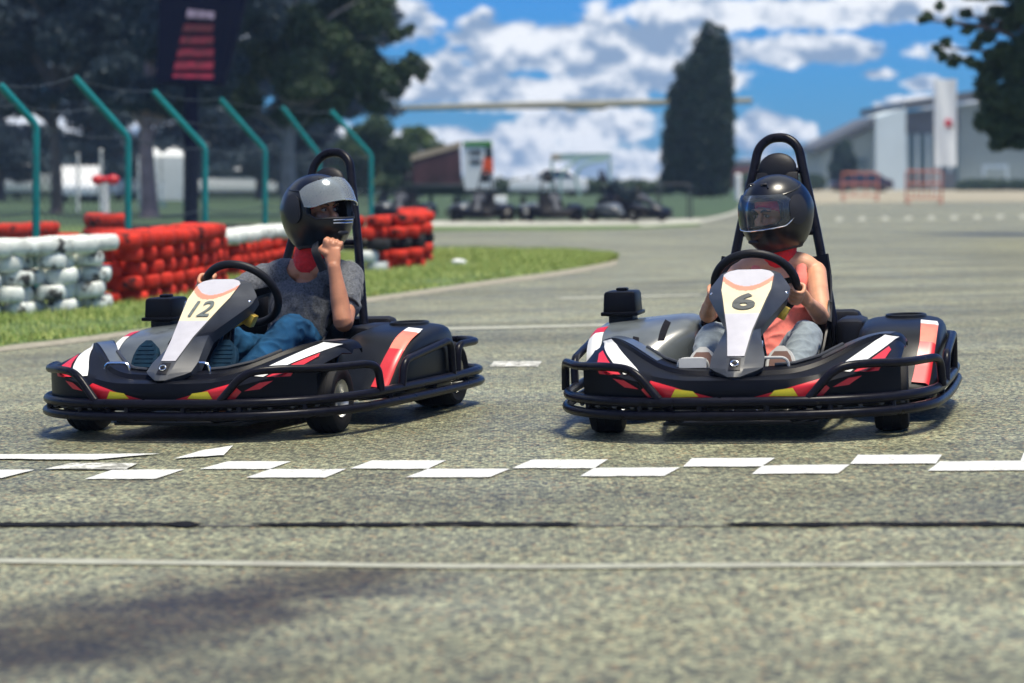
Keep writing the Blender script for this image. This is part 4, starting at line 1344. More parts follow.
# painted marks
M['paint'] = mat('road_paint', (0.60, 0.61, 0.58), rough=0.8, var=0.22, scale=75, col2=(0.30, 0.30, 0.26), thr=0.57)
M['paint_worn'] = mat('worn_road_paint', (0.62, 0.62, 0.56), rough=0.8, var=0.1, scale=20, col2=(0.22, 0.22, 0.19), thr=0.48)
M['tar'] = mat('tar', (0.008, 0.008, 0.009), rough=0.8, var=0.3, scale=30, spec=.1)
M['faint'] = mat('faint_paint', (0.33, 0.34, 0.275), rough=0.9, var=0.12, scale=18, col2=(0.28, 0.28, 0.23), thr=0.50)


def quad_mark(name, pts, mt_, lift=0.004):
    g = [G(*p) for p in pts]
    mb = MB(); n = 8
    vs = []
    for i in range(n + 1):
        for j in range(3):
            s, t = i / n, j / 2
            p = g[0] * (1 - s) * (1 - t) + g[1] * s * (1 - t) + g[2] * s * t + g[3] * (1 - s) * t
            if j != 1: p.y += 0.012 * noise.noise(p * 30)
            vs.append((p.x, p.y, gz(p.x, p.y) + lift))
    mb.add(vs, [(i * 3 + j, (i + 1) * 3 + j, (i + 1) * 3 + j + 1, i * 3 + j + 1) for i in range(n) for j in range(2)])
    return mb.build(name, mt_, ang=180)


a = MB()
top = [((200, 470), (270, 470), (291, 462.3), (228, 462.3)), ((350, 469.8), (428, 469.8), (446, 461.5), (372, 461.5)), ((512, 469.3), (594, 469.3), (608, 460.6), (532, 460.6)),
       ((683, 467.6), (762, 467.6), (775, 459), (692, 459.4)), ((850, 465), (936, 464.6), (942, 455.8), (858, 456)), ((1020, 462.6), (1110, 462.4), (1112, 454), (1024, 454))]
bot = [((85, 480), (155, 480), (184, 470.5), (112, 471)), ((246, 478.6), (325, 478.6), (346, 470.2), (270, 470.3)), ((406, 478.3), (490, 478.2), (510, 469.8), (428, 470)),
       ((580, 477.5), (664, 477), (680, 468.6), (594, 469)), ((752, 475), (838, 474.4), (850, 465.6), (762, 466.6)), ((928, 471.5), (1016, 471), (1110, 462.4), (938, 463.4))]
marks = []
for q in top + bot[:-1]: marks.append(q)
marks.append(((928, 472), (1100, 471), (1100, 461.5), (940, 462.5)))
for q in marks:
    o = quad_mark('finish_line_square', q, M['paint']); tag(o, kind='structure')
for q in [((174, 460), (224, 456.5), (233, 447), (203, 451.5)), ((45, 470.5), (126, 471), (138, 464.5), (72, 464.5)), ((-30, 460), (95, 461), (160, 455), (-30, 456)),
          ((-30, 480), (2, 479.5), (34, 471.5), (-30, 471))]:
    tag(quad_mark('grid_marking', q, M['paint'] if q[0][0] != 45 else M['paint_worn'], 0.006), kind='structure')
for q in [((490, 367), (538, 367), (542, 362), (494, 362)), ((430, 331), (640, 326), (640, 323.5), (430, 328)), ((560, 300), (700, 296), (700, 294.5), (560, 298)),
          ((-40, 563.5), (530, 570), (530, 565.5), (-40, 559)), ((530, 570), (1100, 566), (1100, 562.5), (530, 565.5))]:
    tag(quad_mark('worn_line', q, M['faint'] if q[0][1] != 367 else M['paint_worn'], 0.0035), kind='structure')
for k in range(11):
    x = 790 + 23 * k
    tag(quad_mark('lane_dash', ((x, 223 - k * .35), (x + 7, 222 - k * .35), (x + 6.5, 218.5 - k * .35), (x, 218.5 - k * .35)), M['faint'], 0.008), kind='structure')
# the tar-filled joint
for x0, x1, th in ((-20, 205, 5), (250, 592, 4.5), (722, 1060, 4.5)):
    n = 90; pts = []
    for i in range(n + 1):
        x = x0 + (x1 - x0) * i / n
        y = 525.5 + 1.2 * noise.noise(Vector((x * .012, 3, 0))) + 0.5 * noise.noise(Vector((x * .15, 0, 0)))
        w = th * max(.15, 0.6 + 0.7 * noise.noise(Vector((x * .035, 9, x0))) + .3 * noise.noise(Vector((x * .2, 2, x0)))) * min(1, i / 6, (n - i) / 6) + 0.4
        pts.append((G(x, y - w / 2), G(x, y + w / 2)))
    mb = MB(); vs = []
    for p, q in pts:
        for r in (p, q): vs.append((r.x, r.y, gz(r.x, r.y) + 0.005))
    mb.add(vs, [(2 * i + 1, 2 * i, 2 * i + 2, 2 * i + 3) for i in range(n)])
    tag(mb.build('tar_joint', M['tar'], ang=180), kind='structure')
n = 60; mb = MB(); vs = []
for i in range(n + 1):
    x = -30 + 1100 * i / n; y = 526.5
    for d in (-.5, .5):
        r = G(x, y + d); vs.append((r.x, r.y, gz(r.x, r.y) + 0.003))
mb.add(vs, [(2 * i + 1, 2 * i, 2 * i + 2, 2 * i + 3) for i in range(n)])
tag(mb.build('tar_joint', mat('old_tar', (0.09, 0.085, 0.075), rough=.8, var=.4, scale=40), ang=180), kind='structure')

# grass blades on the near verge
def blades(name, near, far, count, h0, wd, seed):
    r = np.random.default_rng(seed)
    A = catmull([G(*p) for p in near], 8); B = catmull([G(*p) for p in far], 8)
    def at(L, t):
        k = t * (len(L) - 1); i = min(int(k), len(L) - 2); return L[i].lerp(L[i + 1], k - i)
    V = np.zeros((count * 3, 3)); 
    k = 0
    base = []
    while k < count:
        t, s = r.random(), r.random()
        p = at(A, t).lerp(at(B, t), s * 0.97 + 0.0)
        nn = noise.noise(p * 0.9) * 0.6 + noise.noise(p * 4.0) * 0.5
        if r.random() > 0.75 + nn: continue
        a_ = r.random() * 6.283; h = h0 * (0.5 + r.random() * 0.9 + 0.5 * nn) * (0.5 + 0.5 * min(1, s * 8))
        dx, dy = math.cos(a_), math.sin(a_); l = h * (0.2 + 0.7 * r.random())
        z = gz(p.x, p.y) + 0.01
        V[3 * k] = (p.x - dy * wd, p.y + dx * wd, z); V[3 * k + 1] = (p.x + dy * wd, p.y - dx * wd, z); V[3 * k + 2] = (p.x + dx * l, p.y + dy * l, z + h)
        k += 1
    me = bpy.data.meshes.new(name)
    me.vertices.add(count * 3); me.vertices.foreach_set('co', V.ravel())
    me.loops.add(count * 3); me.loops.foreach_set('vertex_index', np.arange(count * 3))
    me.polygons.add(count); me.polygons.foreach_set('loop_start', np.arange(0, count * 3, 3))
    me.update(calc_edges=True)
    me.materials.append(M['blade'])
    o = bpy.data.objects.new(name, me); COL.objects.link(o)
    return tag(o, 'short green grass blades growing on the verge beside the track', 'grass', kind='stuff')
m, nt, b = nodes_of('grass_blade')
gi = nt.nodes.new('ShaderNodeNewGeometry'); rp = nt.nodes.new('ShaderNodeValToRGB')
rp.color_ramp.elements[0].color = (0.13, 0.25, 0.035, 1); rp.color_ramp.elements[1].color = (0.42, 0.45, 0.12, 1)
lk(nt, gi.outputs['Random Per Island'], rp.inputs[0]); lk(nt, rp.outputs[0], b.inputs['Base Color'])
b.inputs['Roughness'].default_value = 0.6
M['blade'] = m
blades('grass', NEAR, FARE, 170000, 0.055, 0.0045, 3)
# ================================================================== the two karts and their drivers
tilt = -math.atan(0.030)
g1 = G(208, 431); g2 = G(749, 431)
stamp('ground')
k1 = make_kart('go_kart', '12', 'black and grey go-kart numbered 12, turned slightly away, at the left of the track', g1, math.radians(-20.5), tilt)
stamp('k1')
k2 = make_kart('go_kart', '6', 'black and grey go-kart numbered 6, facing the camera, on the right', g2, math.radians(-12.5), tilt)
stamp('k2')
make_person('m', k1, 'man in grey t-shirt and blue jeans, black helmet with raised visor, hand at chin')
stamp('man')
make_person('f', k2, 'woman in coral tank top and grey trousers, black helmet, gripping the steering wheel')
stamp('woman')
# ================================================================== background things
HAZE = 0.0005
ORD = ['first', 'second', 'third', 'fourth', 'fifth', 'sixth', 'seventh', 'eighth', 'ninth', 'tenth', 'eleventh', 'twelfth', 'thirteenth',
       'fourteenth', 'fifteenth', 'sixteenth', 'seventeenth', 'eighteenth', 'nineteenth', 'twentieth']


def paint_tyre(name, col, dirt, thr):
    return mat(name, col, rough=0.8, var=0.28, scale=9, col2=dirt, thr=thr, bump=0.4, bscale=30, spec=.25)
TM = {'white': paint_tyre('white_tyre_paint', (0.68, 0.71, 0.66), (0.06, 0.06, 0.06), 0.545),
      'red': paint_tyre('red_tyre_paint', (0.54, 0.030, 0.015), (0.03, 0.009, 0.009), 0.55),
      'black': paint_tyre('black_tyre_wall', (0.02, 0.02, 0.022), (0.10, 0.10, 0.10), 0.66)}


def tyre_mesh(R, h, col):
    a = MB(); r0 = R * .5; k = h / 2
    a.lathe([(r0, -k * .55), (r0 + .012, -k * .8), (R * .72, -k), (R * .88, -k * .95), (R * .97, -k * .62), (R, -k * .2), (R, k * .2), (R * .97, k * .62), (R * .88, k * .95), (R * .72, k), (r0 + .012, k * .8), (r0, k * .55)], 22, close=True)
    me = a.mesh('tyre', TM[col]); me.shade_smooth(); return me
TY = {(c, s): tyre_mesh(*d, c) for c in TM for s, d in (('s', (.122, .118)), ('b', (.225, .135)))}


def put_tyre(p, col, size, label, group, tilt=0.09):
    o = bpy.data.objects.new('stacked_tyre', TY[(col, size)]); COL.objects.link(o)
    o.location = p; o.rotation_euler = (random.uniform(-tilt, tilt), random.uniform(-tilt, tilt), random.uniform(0, 6.28))
    s = random.uniform(.96, 1.05); o.scale = (s, s, random.uniform(.94, 1.04))
    return tag(o, label, 'tyre', group)


def wall(path, rows, colf, wname, group, sp=.185, topsp=.31, top=True, zig=.10):
    """rows of tyres lying flat along a ground path"""
    pts = [Vector((p.x, p.y, 0)) for p in path]
    seg = [(pts[i + 1] - pts[i]).length for i in range(len(pts) - 1)]; L = sum(seg)
    def at(s):
        s = max(0, min(L - 1e-4, s))
        for i, q in enumerate(seg):
            if s <= q: 
                d = (pts[i + 1] - pts[i]).normalized(); return pts[i] + d * s, d
            s -= q
        return pts[-1], (pts[-1] - pts[-2]).normalized()
    names = ['bottom', 'second', 'third', 'fourth', 'fifth', 'sixth']
    for r in range(rows):
        off = (r % 2) * sp * .5
        n = int((L - off) / sp)
        for k in range(n):
            q, d = at(off + (k + .5) * sp)
            nn = Vector((d.y, -d.x, 0))
            q = q + nn * ((zig if (k + r) % 2 else -zig * .4) + random.uniform(-.015, .015))
            z = gz(q.x, q.y) + .062 + r * .118 + random.uniform(-.004, .004)
            c = colf((off + (k + .5) * sp) / L, r)
            rn = 'bottom' if r == 0 else names[r] if r < rows - 1 or top else 'top'
            put_tyre((q.x, q.y, z), c, 's', f'{c} tyre, {ORD[min(k, 19)]} from left in {rn} row of the {wname}' if c != 'black' else
                     f'bare black tyre, {ORD[min(k, 19)]} from left in {rn} row of the {wname}', group)
    if top:
        n = int(L / topsp)
        for k in range(n):
            q, d = at((k + .5) * topsp)
            z = gz(q.x, q.y) + .062 + rows * .118 + random.uniform(-.006, .006)
            c = colf((k + .5) * topsp / L, rows)
            put_tyre((q.x, q.y, z), c, 'b', f'large {c} tyre, {ORD[min(k, 19)]} from left along the top of the {wname}', group, .04)

wall([G(-200, 332), G(-45, 322), G(0, 318), G(60, 314), G(109, 309)], 4, lambda t, r: 'white', 'near white wall', 'tyres of the near white wall', top=True, topsp=.27)
wall([G(109, 308), G(150, 301), G(188, 293), G(206, 287)], 4, lambda t, r: 'red', 'near red wall', 'tyres of the near red wall', topsp=.27)
wall([G(216, 281), G(252, 273), G(290, 268), G(325, 266)], 3, lambda t, r: 'white' if r == 3 else 'red', 'wall behind the man', 'tyres of the wall behind the man', topsp=.33)
wall([G(344, 274), G(378, 273), G(410, 269)], 5, lambda t, r: 'white' if (r < 2 and t < .25) else 'black' if r == 2 else 'red', 'end stack', 'tyres of the red and black end stack', top=False, sp=.22)
wall([G(414, 266), G(408, 254)], 5, lambda t, r: 'black' if r == 2 else 'red', 'return of the end stack', 'tyres of the red and black end stack', top=False, sp=.24)
# stacks beyond the wall
for px, n, D, c, w in ((106, 3, 25, 'red', 'beside the fence post'), (10, 2, 27, 'red', 'at the left edge'), (40, 2, 27.5, 'red', 'behind the white wall'), (62, 1, 28, 'red', 'between two stacks')):
    for i in range(n + 2):
        X = (px - CX) * D / F; cc = 'black' if i < 2 else c
        put_tyre((X, D, gz(X, D) + .07 + .135 * i), cc, 'b', f'large {cc} tyre, {ORD[i]} from the ground in the loose stack {w}', 'loose tyres beyond the wall', .02)
for k in range(7):
    D = 34; X = (132 + 17 * k - CX) * D / F
    put_tyre((X, D, gz(X, D) + .07 + .06), 'black', 'b', f'black tyre lying behind the red wall, {ORD[k]} from the left in its row', 'black tyres behind the red wall', .03)
    put_tyre((X + .05, D, gz(X, D) + .07 + .20), 'black', 'b', f'black tyre stacked behind the red wall, {ORD[k]} from the left on top', 'black tyres behind the red wall', .03)

# ---- fence with cranked posts
M['teal'] = mat('teal_paint', (0.0, 0.20, 0.20), rough=0.45, var=0.2, scale=6, col2=(0.16, 0.07, 0.03), thr=0.70)
M['wire'] = mat('fence_wire', (0.05, 0.07, 0.085), rough=0.6, metal=0.3)
fe = empty('wire_fence', G(128, 262), 0, 'teal wire fence with cranked posts running behind the painted tyre walls', 'fence')
inv = Matrix.Translation(fe.location).inverted()
posts = [(-150, 98, -200, 52, 19), (-50, 112, -92, 70, 20.5), (36, 125, 0, 85, 22), (128, 137, 74, 77, 24), (205, 148, 153, 91, 27), (265, 150, 220, 99, 30), (319, 155, 282, 107, 33), (371, 155, 331, 111, 35)]
bases, bends, tips = [], [], []
for (bx, by, tx, ty, D) in posts:
    b = P(bx, by, D); t = P(tx, ty, D - .15); g0 = Vector((b.x, b.y, gz(b.x, b.y)))
    bases.append(g0); bends.append(b); tips.append(t)
    a = MB(); pth = fillet([inv @ g0, inv @ b, inv @ t], .06, 4)
    a.tube(pth, .0335, 12); a.build('post', M['teal'], fe)
for i in range(len(posts) - 1):
    a = MB()
    g0, g1_, b0, b1, t0, t1 = [inv @ v for v in (bases[i], bases[i + 1], bends[i], bends[i + 1], tips[i], tips[i + 1])]
    n = 16
    for lo0, lo1, hi0, hi1, m in ((g0, g1_, b0, b1, 14),):
        for k in range(-m, n + m):
            # rising and falling diagonals clipped to the bay
            for sgn in (1, -1):
                pts = []
                for j in range(m + 1):
                    u = (k + (j if sgn > 0 else m - j)) / n
                    if 0 <= u <= 1:
                        v = j / m
                        pts.append(lo0.lerp(lo1, u).lerp(hi0.lerp(hi1, u), v))
                if len(pts) > 1: a.tube([pts[0], pts[-1]], 0.0018, 3, caps=False)
    for q0, q1 in ((b0, b1), (t0, t1), (b0.lerp(t0, .5), b1.lerp(t1, .5)), (g0.lerp(b0, .5), g1_.lerp(b1, .5))):
        sag = [q0.lerp(q1, s / 8) - Vector((0, 0, .05 * math.sin(s / 8 * math.pi))) for s in range(9)]
        a.tube(sag, .005, 5)
    a.build('wire_mesh', M['wire'], fe)

# ---- trees
def leaf_mat(name, c1, c2):
    m, nt, b = nodes_of(name)
    g = nt.nodes.new('ShaderNodeNewGeometry'); r = nt.nodes.new('ShaderNodeValToRGB')
    r.color_ramp.elements[0].color = (*c1, 1); r.color_ramp.elements[1].color = (*c2, 1)
    lk(nt, g.outputs['Random Per Island'], r.inputs[0]); lk(nt, r.outputs[0], b.inputs['Base Color'])
    b.inputs['Roughness'].default_value = 0.55; b.inputs['Specular IOR Level'].default_value = 0.3
    t = nt.nodes.new('ShaderNodeBsdfTranslucent'); lk(nt, r.outputs[0], t.inputs[0])
    mx = nt.nodes.new('ShaderNodeMixShader'); mx.inputs[0].default_value = 0.2
    lk(nt, b.outputs[0], mx.inputs[1]); lk(nt, t.outputs[0], mx.inputs[2]); lk(nt, mx.outputs[0], nt.nodes['Material Output'].inputs[0])
    return m
M['leaf_dark'] = leaf_mat('dark_leaves', (0.018, 0.038, 0.058), (0.065, 0.10, 0.12))
M['leaf_mid'] = leaf_mat('mid_leaves', (0.026, 0.060, 0.030), (0.085, 0.130, 0.060))
M['leaf_light'] = leaf_mat('light_leaves', (0.06, 0.11, 0.03), (0.12, 0.18, 0.05))
M['leaf_cyp'] = leaf_mat('cypress_leaves', (0.006, 0.026, 0.016), (0.016, 0.050, 0.028))
M['bark'] = mat('bark', (0.13, 0.10, 0.09), rough=.9, var=.4, scale=3, bump=.5, bscale=8)
M['bark_pale'] = mat('pale_bark', (0.27, 0.25, 0.24), rough=.9, var=.3, scale=3, bump=.5, bscale=8)
M['bark_pink'] = mat('pinkish_bark', (0.32, 0.22, 0.21), rough=.9, var=.3, scale=3, bump=.5, bscale=8)


def foliage(name, parent, clumps, n, size, m, seed=1, droop=0.0, shell=0.45, wexp=0.72):
    """thousands of small leaf faces through the volume of the clumps (world positions)"""
    r = np.random.default_rng(seed)
    C = np.array([list(c) for c, _ in clumps]); R = np.array([list(q) if isinstance(q, (tuple, list)) else [q] * 3 for _, q in clumps])
    w = np.prod(R, axis=1) ** wexp; w /= w.sum()
    idx = r.choice(len(clumps), n, p=w)
    d = r.normal(size=(n, 3)); d /= np.linalg.norm(d, axis=1)[:, None]
    rad = r.random(n) ** shell
    p = C[idx] + d * rad[:, None] * R[idx]
    p += r.normal(size=(n, 3)) * size * .4
    u = r.normal(size=(n, 3)); u /= np.linalg.norm(u, axis=1)[:, None]
    v = np.cross(u, r.normal(size=(n, 3))); v /= np.linalg.norm(v, axis=1)[:, None]
    if droop: u[:, 2] -= droop; u /= np.linalg.norm(u, axis=1)[:, None]
    s = size * (0.6 + 0.8 * r.random(n))[:, None]
    V = np.stack([p - u * s, p + v * s * .5, p + u * s, p - v * s * .5], axis=1).reshape(-1, 3)
    if parent is not None: V = V - np.array(parent.location)
    me = bpy.data.meshes.new(name)
    me.vertices.add(4 * n); me.vertices.foreach_set('co', V.ravel())
    me.loops.add(4 * n); me.loops.foreach_set('vertex_index', np.arange(4 * n))
    me.polygons.add(n); me.polygons.foreach_set('loop_start', np.arange(0, 4 * n, 4))
    me.update(calc_edges=True); me.materials.append(m)
    o = bpy.data.objects.new(name, me); COL.objects.link(o); o.parent = parent
    return o


def tree(name, label, px, base_y, D, crown, n, leaf, lm, bark, tr=.16, seed=1, group=None, lean=0.0, extra=None, cat='tree', sub=7, droop=0.0, kk=(.28, .5), wexp=.72):
    """crown: list of (px, py, half width px, half height px) at distance D; built as real depth around the trunk"""
    r = random.Random(seed)
    X = (px - CX) * D / F; g = gz(X, D); s = D / F
    e = empty(name, (X, D, g), 0, label, cat, group)
    cl = []
    for (cx, cy, rx, ry) in crown:
        c = P(cx, cy, D); wx, wz = rx * s, ry * s
        for _ in range(sub):
            q = Vector((r.uniform(-1, 1), r.uniform(-1, 1), r.uniform(-1, 1)))
            while q.length > 1: q = Vector((r.uniform(-1, 1), r.uniform(-1, 1), r.uniform(-1, 1)))
            k = r.uniform(*kk)
            cl.append((c + Vector((q.x * wx * .75, q.y * wx * .8, q.z * wz * .75)), (wx * k, wx * k, wz * k * .9)))
    foliage('foliage', e, cl, n, leaf, lm, seed, droop, wexp=wexp)
    a = MB()
    top = max(P(cx, cy, D).z for cx, cy, _, _ in crown) - g
    zc = min(P(cx, cy, D).z for cx, cy, _, _ in crown) - g
    H_ = max(zc + .4, top * .75)
    tp = [Vector((lean * t * H_ + .05 * math.sin(t * 7 + seed), .04 * math.sin(t * 5), H_ * t)) for t in [0, .1, .25, .4, .55, .7, .85, 1]]
    a.tube(catmull(tp, 4), [tr * (1.35 - .1 * 0) * (1 - .75 * i / 28) * (1.25 if i == 0 else 1) for i in range(29)], 12)
    a.build('trunk', bark, e)
    a = MB()
    for c, _ in cl[::max(1, len(cl) // 14)]:
        q = c - e.location; t = max(.25, min(.9, (q.z / H_) * .7))
        st = Vector((lean * t * H_, 0, H_ * t))
        mid = st.lerp(q, .5) + Vector((0, 0, .12 * (q - st).length))
        a.tube(catmull([st, mid, q], 4), [tr * .42 * (1 - .8 * i / 8) for i in range(9)], 7)
    for i_ in range(0): pass
    a.build('limb', bark, e)
    return e


def mini_limbs(): pass

tree('broadleaf_tree', 'tall dark tree with a slim grey trunk at the left edge of the photo', 55, 214, 66,
     [(20, 20, 70, 60), (80, 40, 60, 60), (110, 20, 50, 40), (-40, 60, 60, 60), (50, -60, 90, 70), (110, 70, 40, 40), (20, 90, 50, 25), (-20, -30, 60, 50)], 62000, .075, M['leaf_dark'], M['bark'], .13, 1)
tree('broadleaf_tree', 'dark tree with a pinkish trunk standing left of the scoreboard pole', 148, 214, 60,
     [(150, 30, 60, 55), (200, 60, 55, 50), (120, 80, 50, 35), (170, 95, 60, 22), (160, -60, 80, 60), (230, 10, 50, 60)], 58000, .072, M['leaf_dark'], M['bark_pink'], .17, 2)
tree('broadleaf_tree', 'spreading tree with a pale trunk whose drooping branches reach over the sky', 290, 210, 62,
     [(270, 50, 60, 60), (330, 30, 60, 60), (300, 95, 60, 30), (370, 60, 32, 50), (350, 100, 40, 25), (395, 85, 16, 26), (404, 68, 14, 22), (415, 62, 12, 16), (422, 72, 8, 12), (400, 28, 16, 14), (310, -50, 90, 50), (378, 12, 26, 26), (240, 100, 30, 24)],
     60000, .068, M['leaf_mid'], M['bark_pale'], .17, 3, lean=.0, droop=.5)
tree('bushy_tree', 'low bushy green tree behind the last fence post', 385, 205, 92,
     [(375, 150, 40, 34), (405, 158, 30, 30), (352, 165, 30, 26), (385, 178, 45, 18)], 24000, .10, M['leaf_mid'], M['bark'], .15, 4)
tree('bushy_tree', 'light green tree crown showing above the brown billboard', 420, 196, 120,
     [(415, 142, 20, 18), (432, 148, 14, 16), (400, 150, 18, 16), (420, 170, 30, 16)], 12000, .12, M['leaf_light'], M['bark'], .15, 5)
for k, (cx, lab) in enumerate([(0, 'dark background tree, leftmost of the row behind the white vans'), (90, 'dark background tree behind the space between two trunks'),
                        (180, 'dark background tree behind the scoreboard pole'), (260, 'dark background tree left of the pale trunk'), (330, 'dark background tree right of the pale trunk')]):
    tree('background_tree', lab, cx, 200, 100 + 3 * k, [(cx, 140, 60, 34), (cx + 25, 160, 50, 22), (cx + 20, 100, 55, 35), (cx - 25, 92, 50, 35), (cx, 60, 60, 40), (cx + 5, 10, 70, 50)], 26000, .15, M['leaf_dark'], M['bark'], .2, 10 + k, 'dark trees behind the fence')
# cypress
def spire(cx, ytop, ybot, wtop, wbot, D, n=14):
    out = []
    for i in range(n):
        t = i / (n - 1); y = ytop + (ybot - ytop) * t
        w = wtop + (wbot - wtop) * min(1, (t * 2.2)) ** .7
        w *= 1 - .18 * smooth01((t - .8) / .2)
        out.append((P(cx + 2.0 * math.sin(i * 2.3 + cx), y, D), (w * D / F, w * D / F, (ybot - ytop) / n * 1.15 * D / F)))
    return out
D = 120
e = empty('cypress', ((700 - CX) * D / F, D, 0), 0, 'tall dark twin-topped cypress standing alone on the grass', 'tree')
cl = spire(706, 33, 186, 9, 19, D) + spire(721, 37, 184, 9, 14, D) + spire(713, 48, 184, 14, 22, D) + spire(684, 70, 184, 9, 18, D) + spire(698, 60, 186, 14, 24, D) + spire(712, 60, 184, 14, 21, D) + spire(675, 90, 186, 5, 13, D) + spire(671, 120, 188, 4, 10, D)
foliage('foliage', e, cl, 75000, .10, M['leaf_cyp'], 21, shell=.33)
a = MB(); a.tube([(0, 0, 0), (0, 0, 3), (0, 0, 6)], [.16, .12, .05], 10); a.build('trunk', M['bark'], e)
# small conifer by the hall
D = 185
e = empty('conifer', ((844 - CX) * D / F, D, -.14), 0, 'small dark conifer in front of the hall with the sloping roof', 'tree')
foliage('foliage', e, spire(844, 146, 186, 4, 13, D, 8), 9000, .22, M['leaf_cyp'], 22)
a = MB(); a.tube([(0, 0, 0), (0, 0, 2.4)], [.16, .08], 8); a.build('trunk', M['bark'], e)
# tree at the right edge: trunk just outside the frame
br = [(1010, 118, 30, 34), (1000, 88, 24, 22), (1018, 60, 26, 30), (985, 70, 10, 9), (972, 62, 9, 8), (955, 60, 7, 7), (942, 56, 6, 6), (936, 48, 4, 5), (1005, 20, 26, 18), (985, 36, 12, 10), (968, 30, 7, 6), (966, 14, 6, 6),
      (946, 42, 6, 4), (926, 18, 7, 7), (940, 6, 6, 5), (1020, -20, 50, 30), (975, -8, 16, 8), (1050, 60, 50, 60), (1050, 0, 70, 60), (990, 55, 9, 8), (992, 100, 14, 14), (1010, 142, 20, 12), (950, 22, 5, 5), (976, 44, 7, 7)]
tree('broadleaf_tree', 'tree reaching in from the right edge with thin leafy branches', 1082, 230, 42, br + [(1000, 110, 34, 30), (1025, 90, 30, 50), (1000, 60, 24, 20)], 90000, .036, M['leaf_mid'], M['bark'], .16, 31, sub=9, kk=(.26, .5), wexp=.5)

# ---- scoreboard on its pole
M['navy'] = mat('navy_casing', (0.003, 0.004, 0.020), rough=.7, var=.2, spec=.05)
def led(name, col, st):
    m, nt, b = nodes_of(name); b.inputs['Base Color'].default_value = (0.02, 0.01, 0.01, 1)
    b.inputs['Emission Color'].default_value = (*col, 1)
    v = nt.nodes.new('ShaderNodeTexNoise'); v.inputs['Scale'].default_value = 9
    tc = nt.nodes.new('ShaderNodeTexCoord'); lk(nt, tc.outputs['Object'], v.inputs['Vector'])
    mr = nt.nodes.new('ShaderNodeMapRange'); mr.inputs['From Min'].default_value = .35; mr.inputs['From Max'].default_value = .65; mr.inputs['To Min'].default_value = st * .3; mr.inputs['To Max'].default_value = st
    lk(nt, v.outputs['Fac'], mr.inputs['Value']); lk(nt, mr.outputs[0], b.inputs['Emission Strength'])
    return m
D = 50; s = D / F; X = (190 - CX) * s
sb = empty('scoreboard', (X, D, gz(X, D)), 0, 'dark lap scoreboard with rows of red lights on a tall black pole', 'scoreboard')
def prism(mb, pts, y0, y1, mi=0):
    """polygon in (x, z), pulled through from y0 to y1"""
    n = len(pts)
    mb.add([(p[0], y0, p[1]) for p in pts] + [(p[0], y1, p[1]) for p in pts],
           [tuple(range(n))] + [tuple(range(2 * n - 1, n - 1, -1))] + [(i, n + i, n + (i + 1) % n, (i + 1) % n) for i in range(n)], mi)
def pz(px, py): return ((px - CX) * s - X, H + (HY - py) * s - gz(X, D))
a = MB(); prism(a, [pz(156, 84), pz(224, 86), pz(252, -25), pz(160, -25)], .0, .35); a.build('casing', M['navy'], sb, smooth=False)
a = MB(); prism(a, [pz(166, 82), pz(219, 84), pz(222, 79), pz(167, 77)], -.05, 0); prism(a, [pz(216, 79), pz(221, 79), pz(232, 4), pz(226, 4)], -.05, 0); a.build('screen_frame', M['navy'], sb, smooth=False)
for i in range(5):
    y = 24 + 12.4 * i; x0 = 184 - 2.7 * i
    a = MB(); prism(a, [pz(x0 - 2, y + 8), pz(213, y + 8), pz(214, y), pz(x0, y)], -.02, 0)
    a.build('led_row', led('red_led', (0.8, 0.03, 0.12), .05 + .045 * i), sb, smooth=False)
a = MB(); prism(a, [pz(186, 18), pz(214, 19), pz(215, 12), pz(188, 9)], -.02, 0); a.build('led_header', led('white_led', (0.7, 0.6, 0.9), .22), sb, smooth=False)
a = MB(); a.tube([(0, .17, 0), (0, .17, 2.9)], .15, 14); a.build('pole', M['navy'], sb)

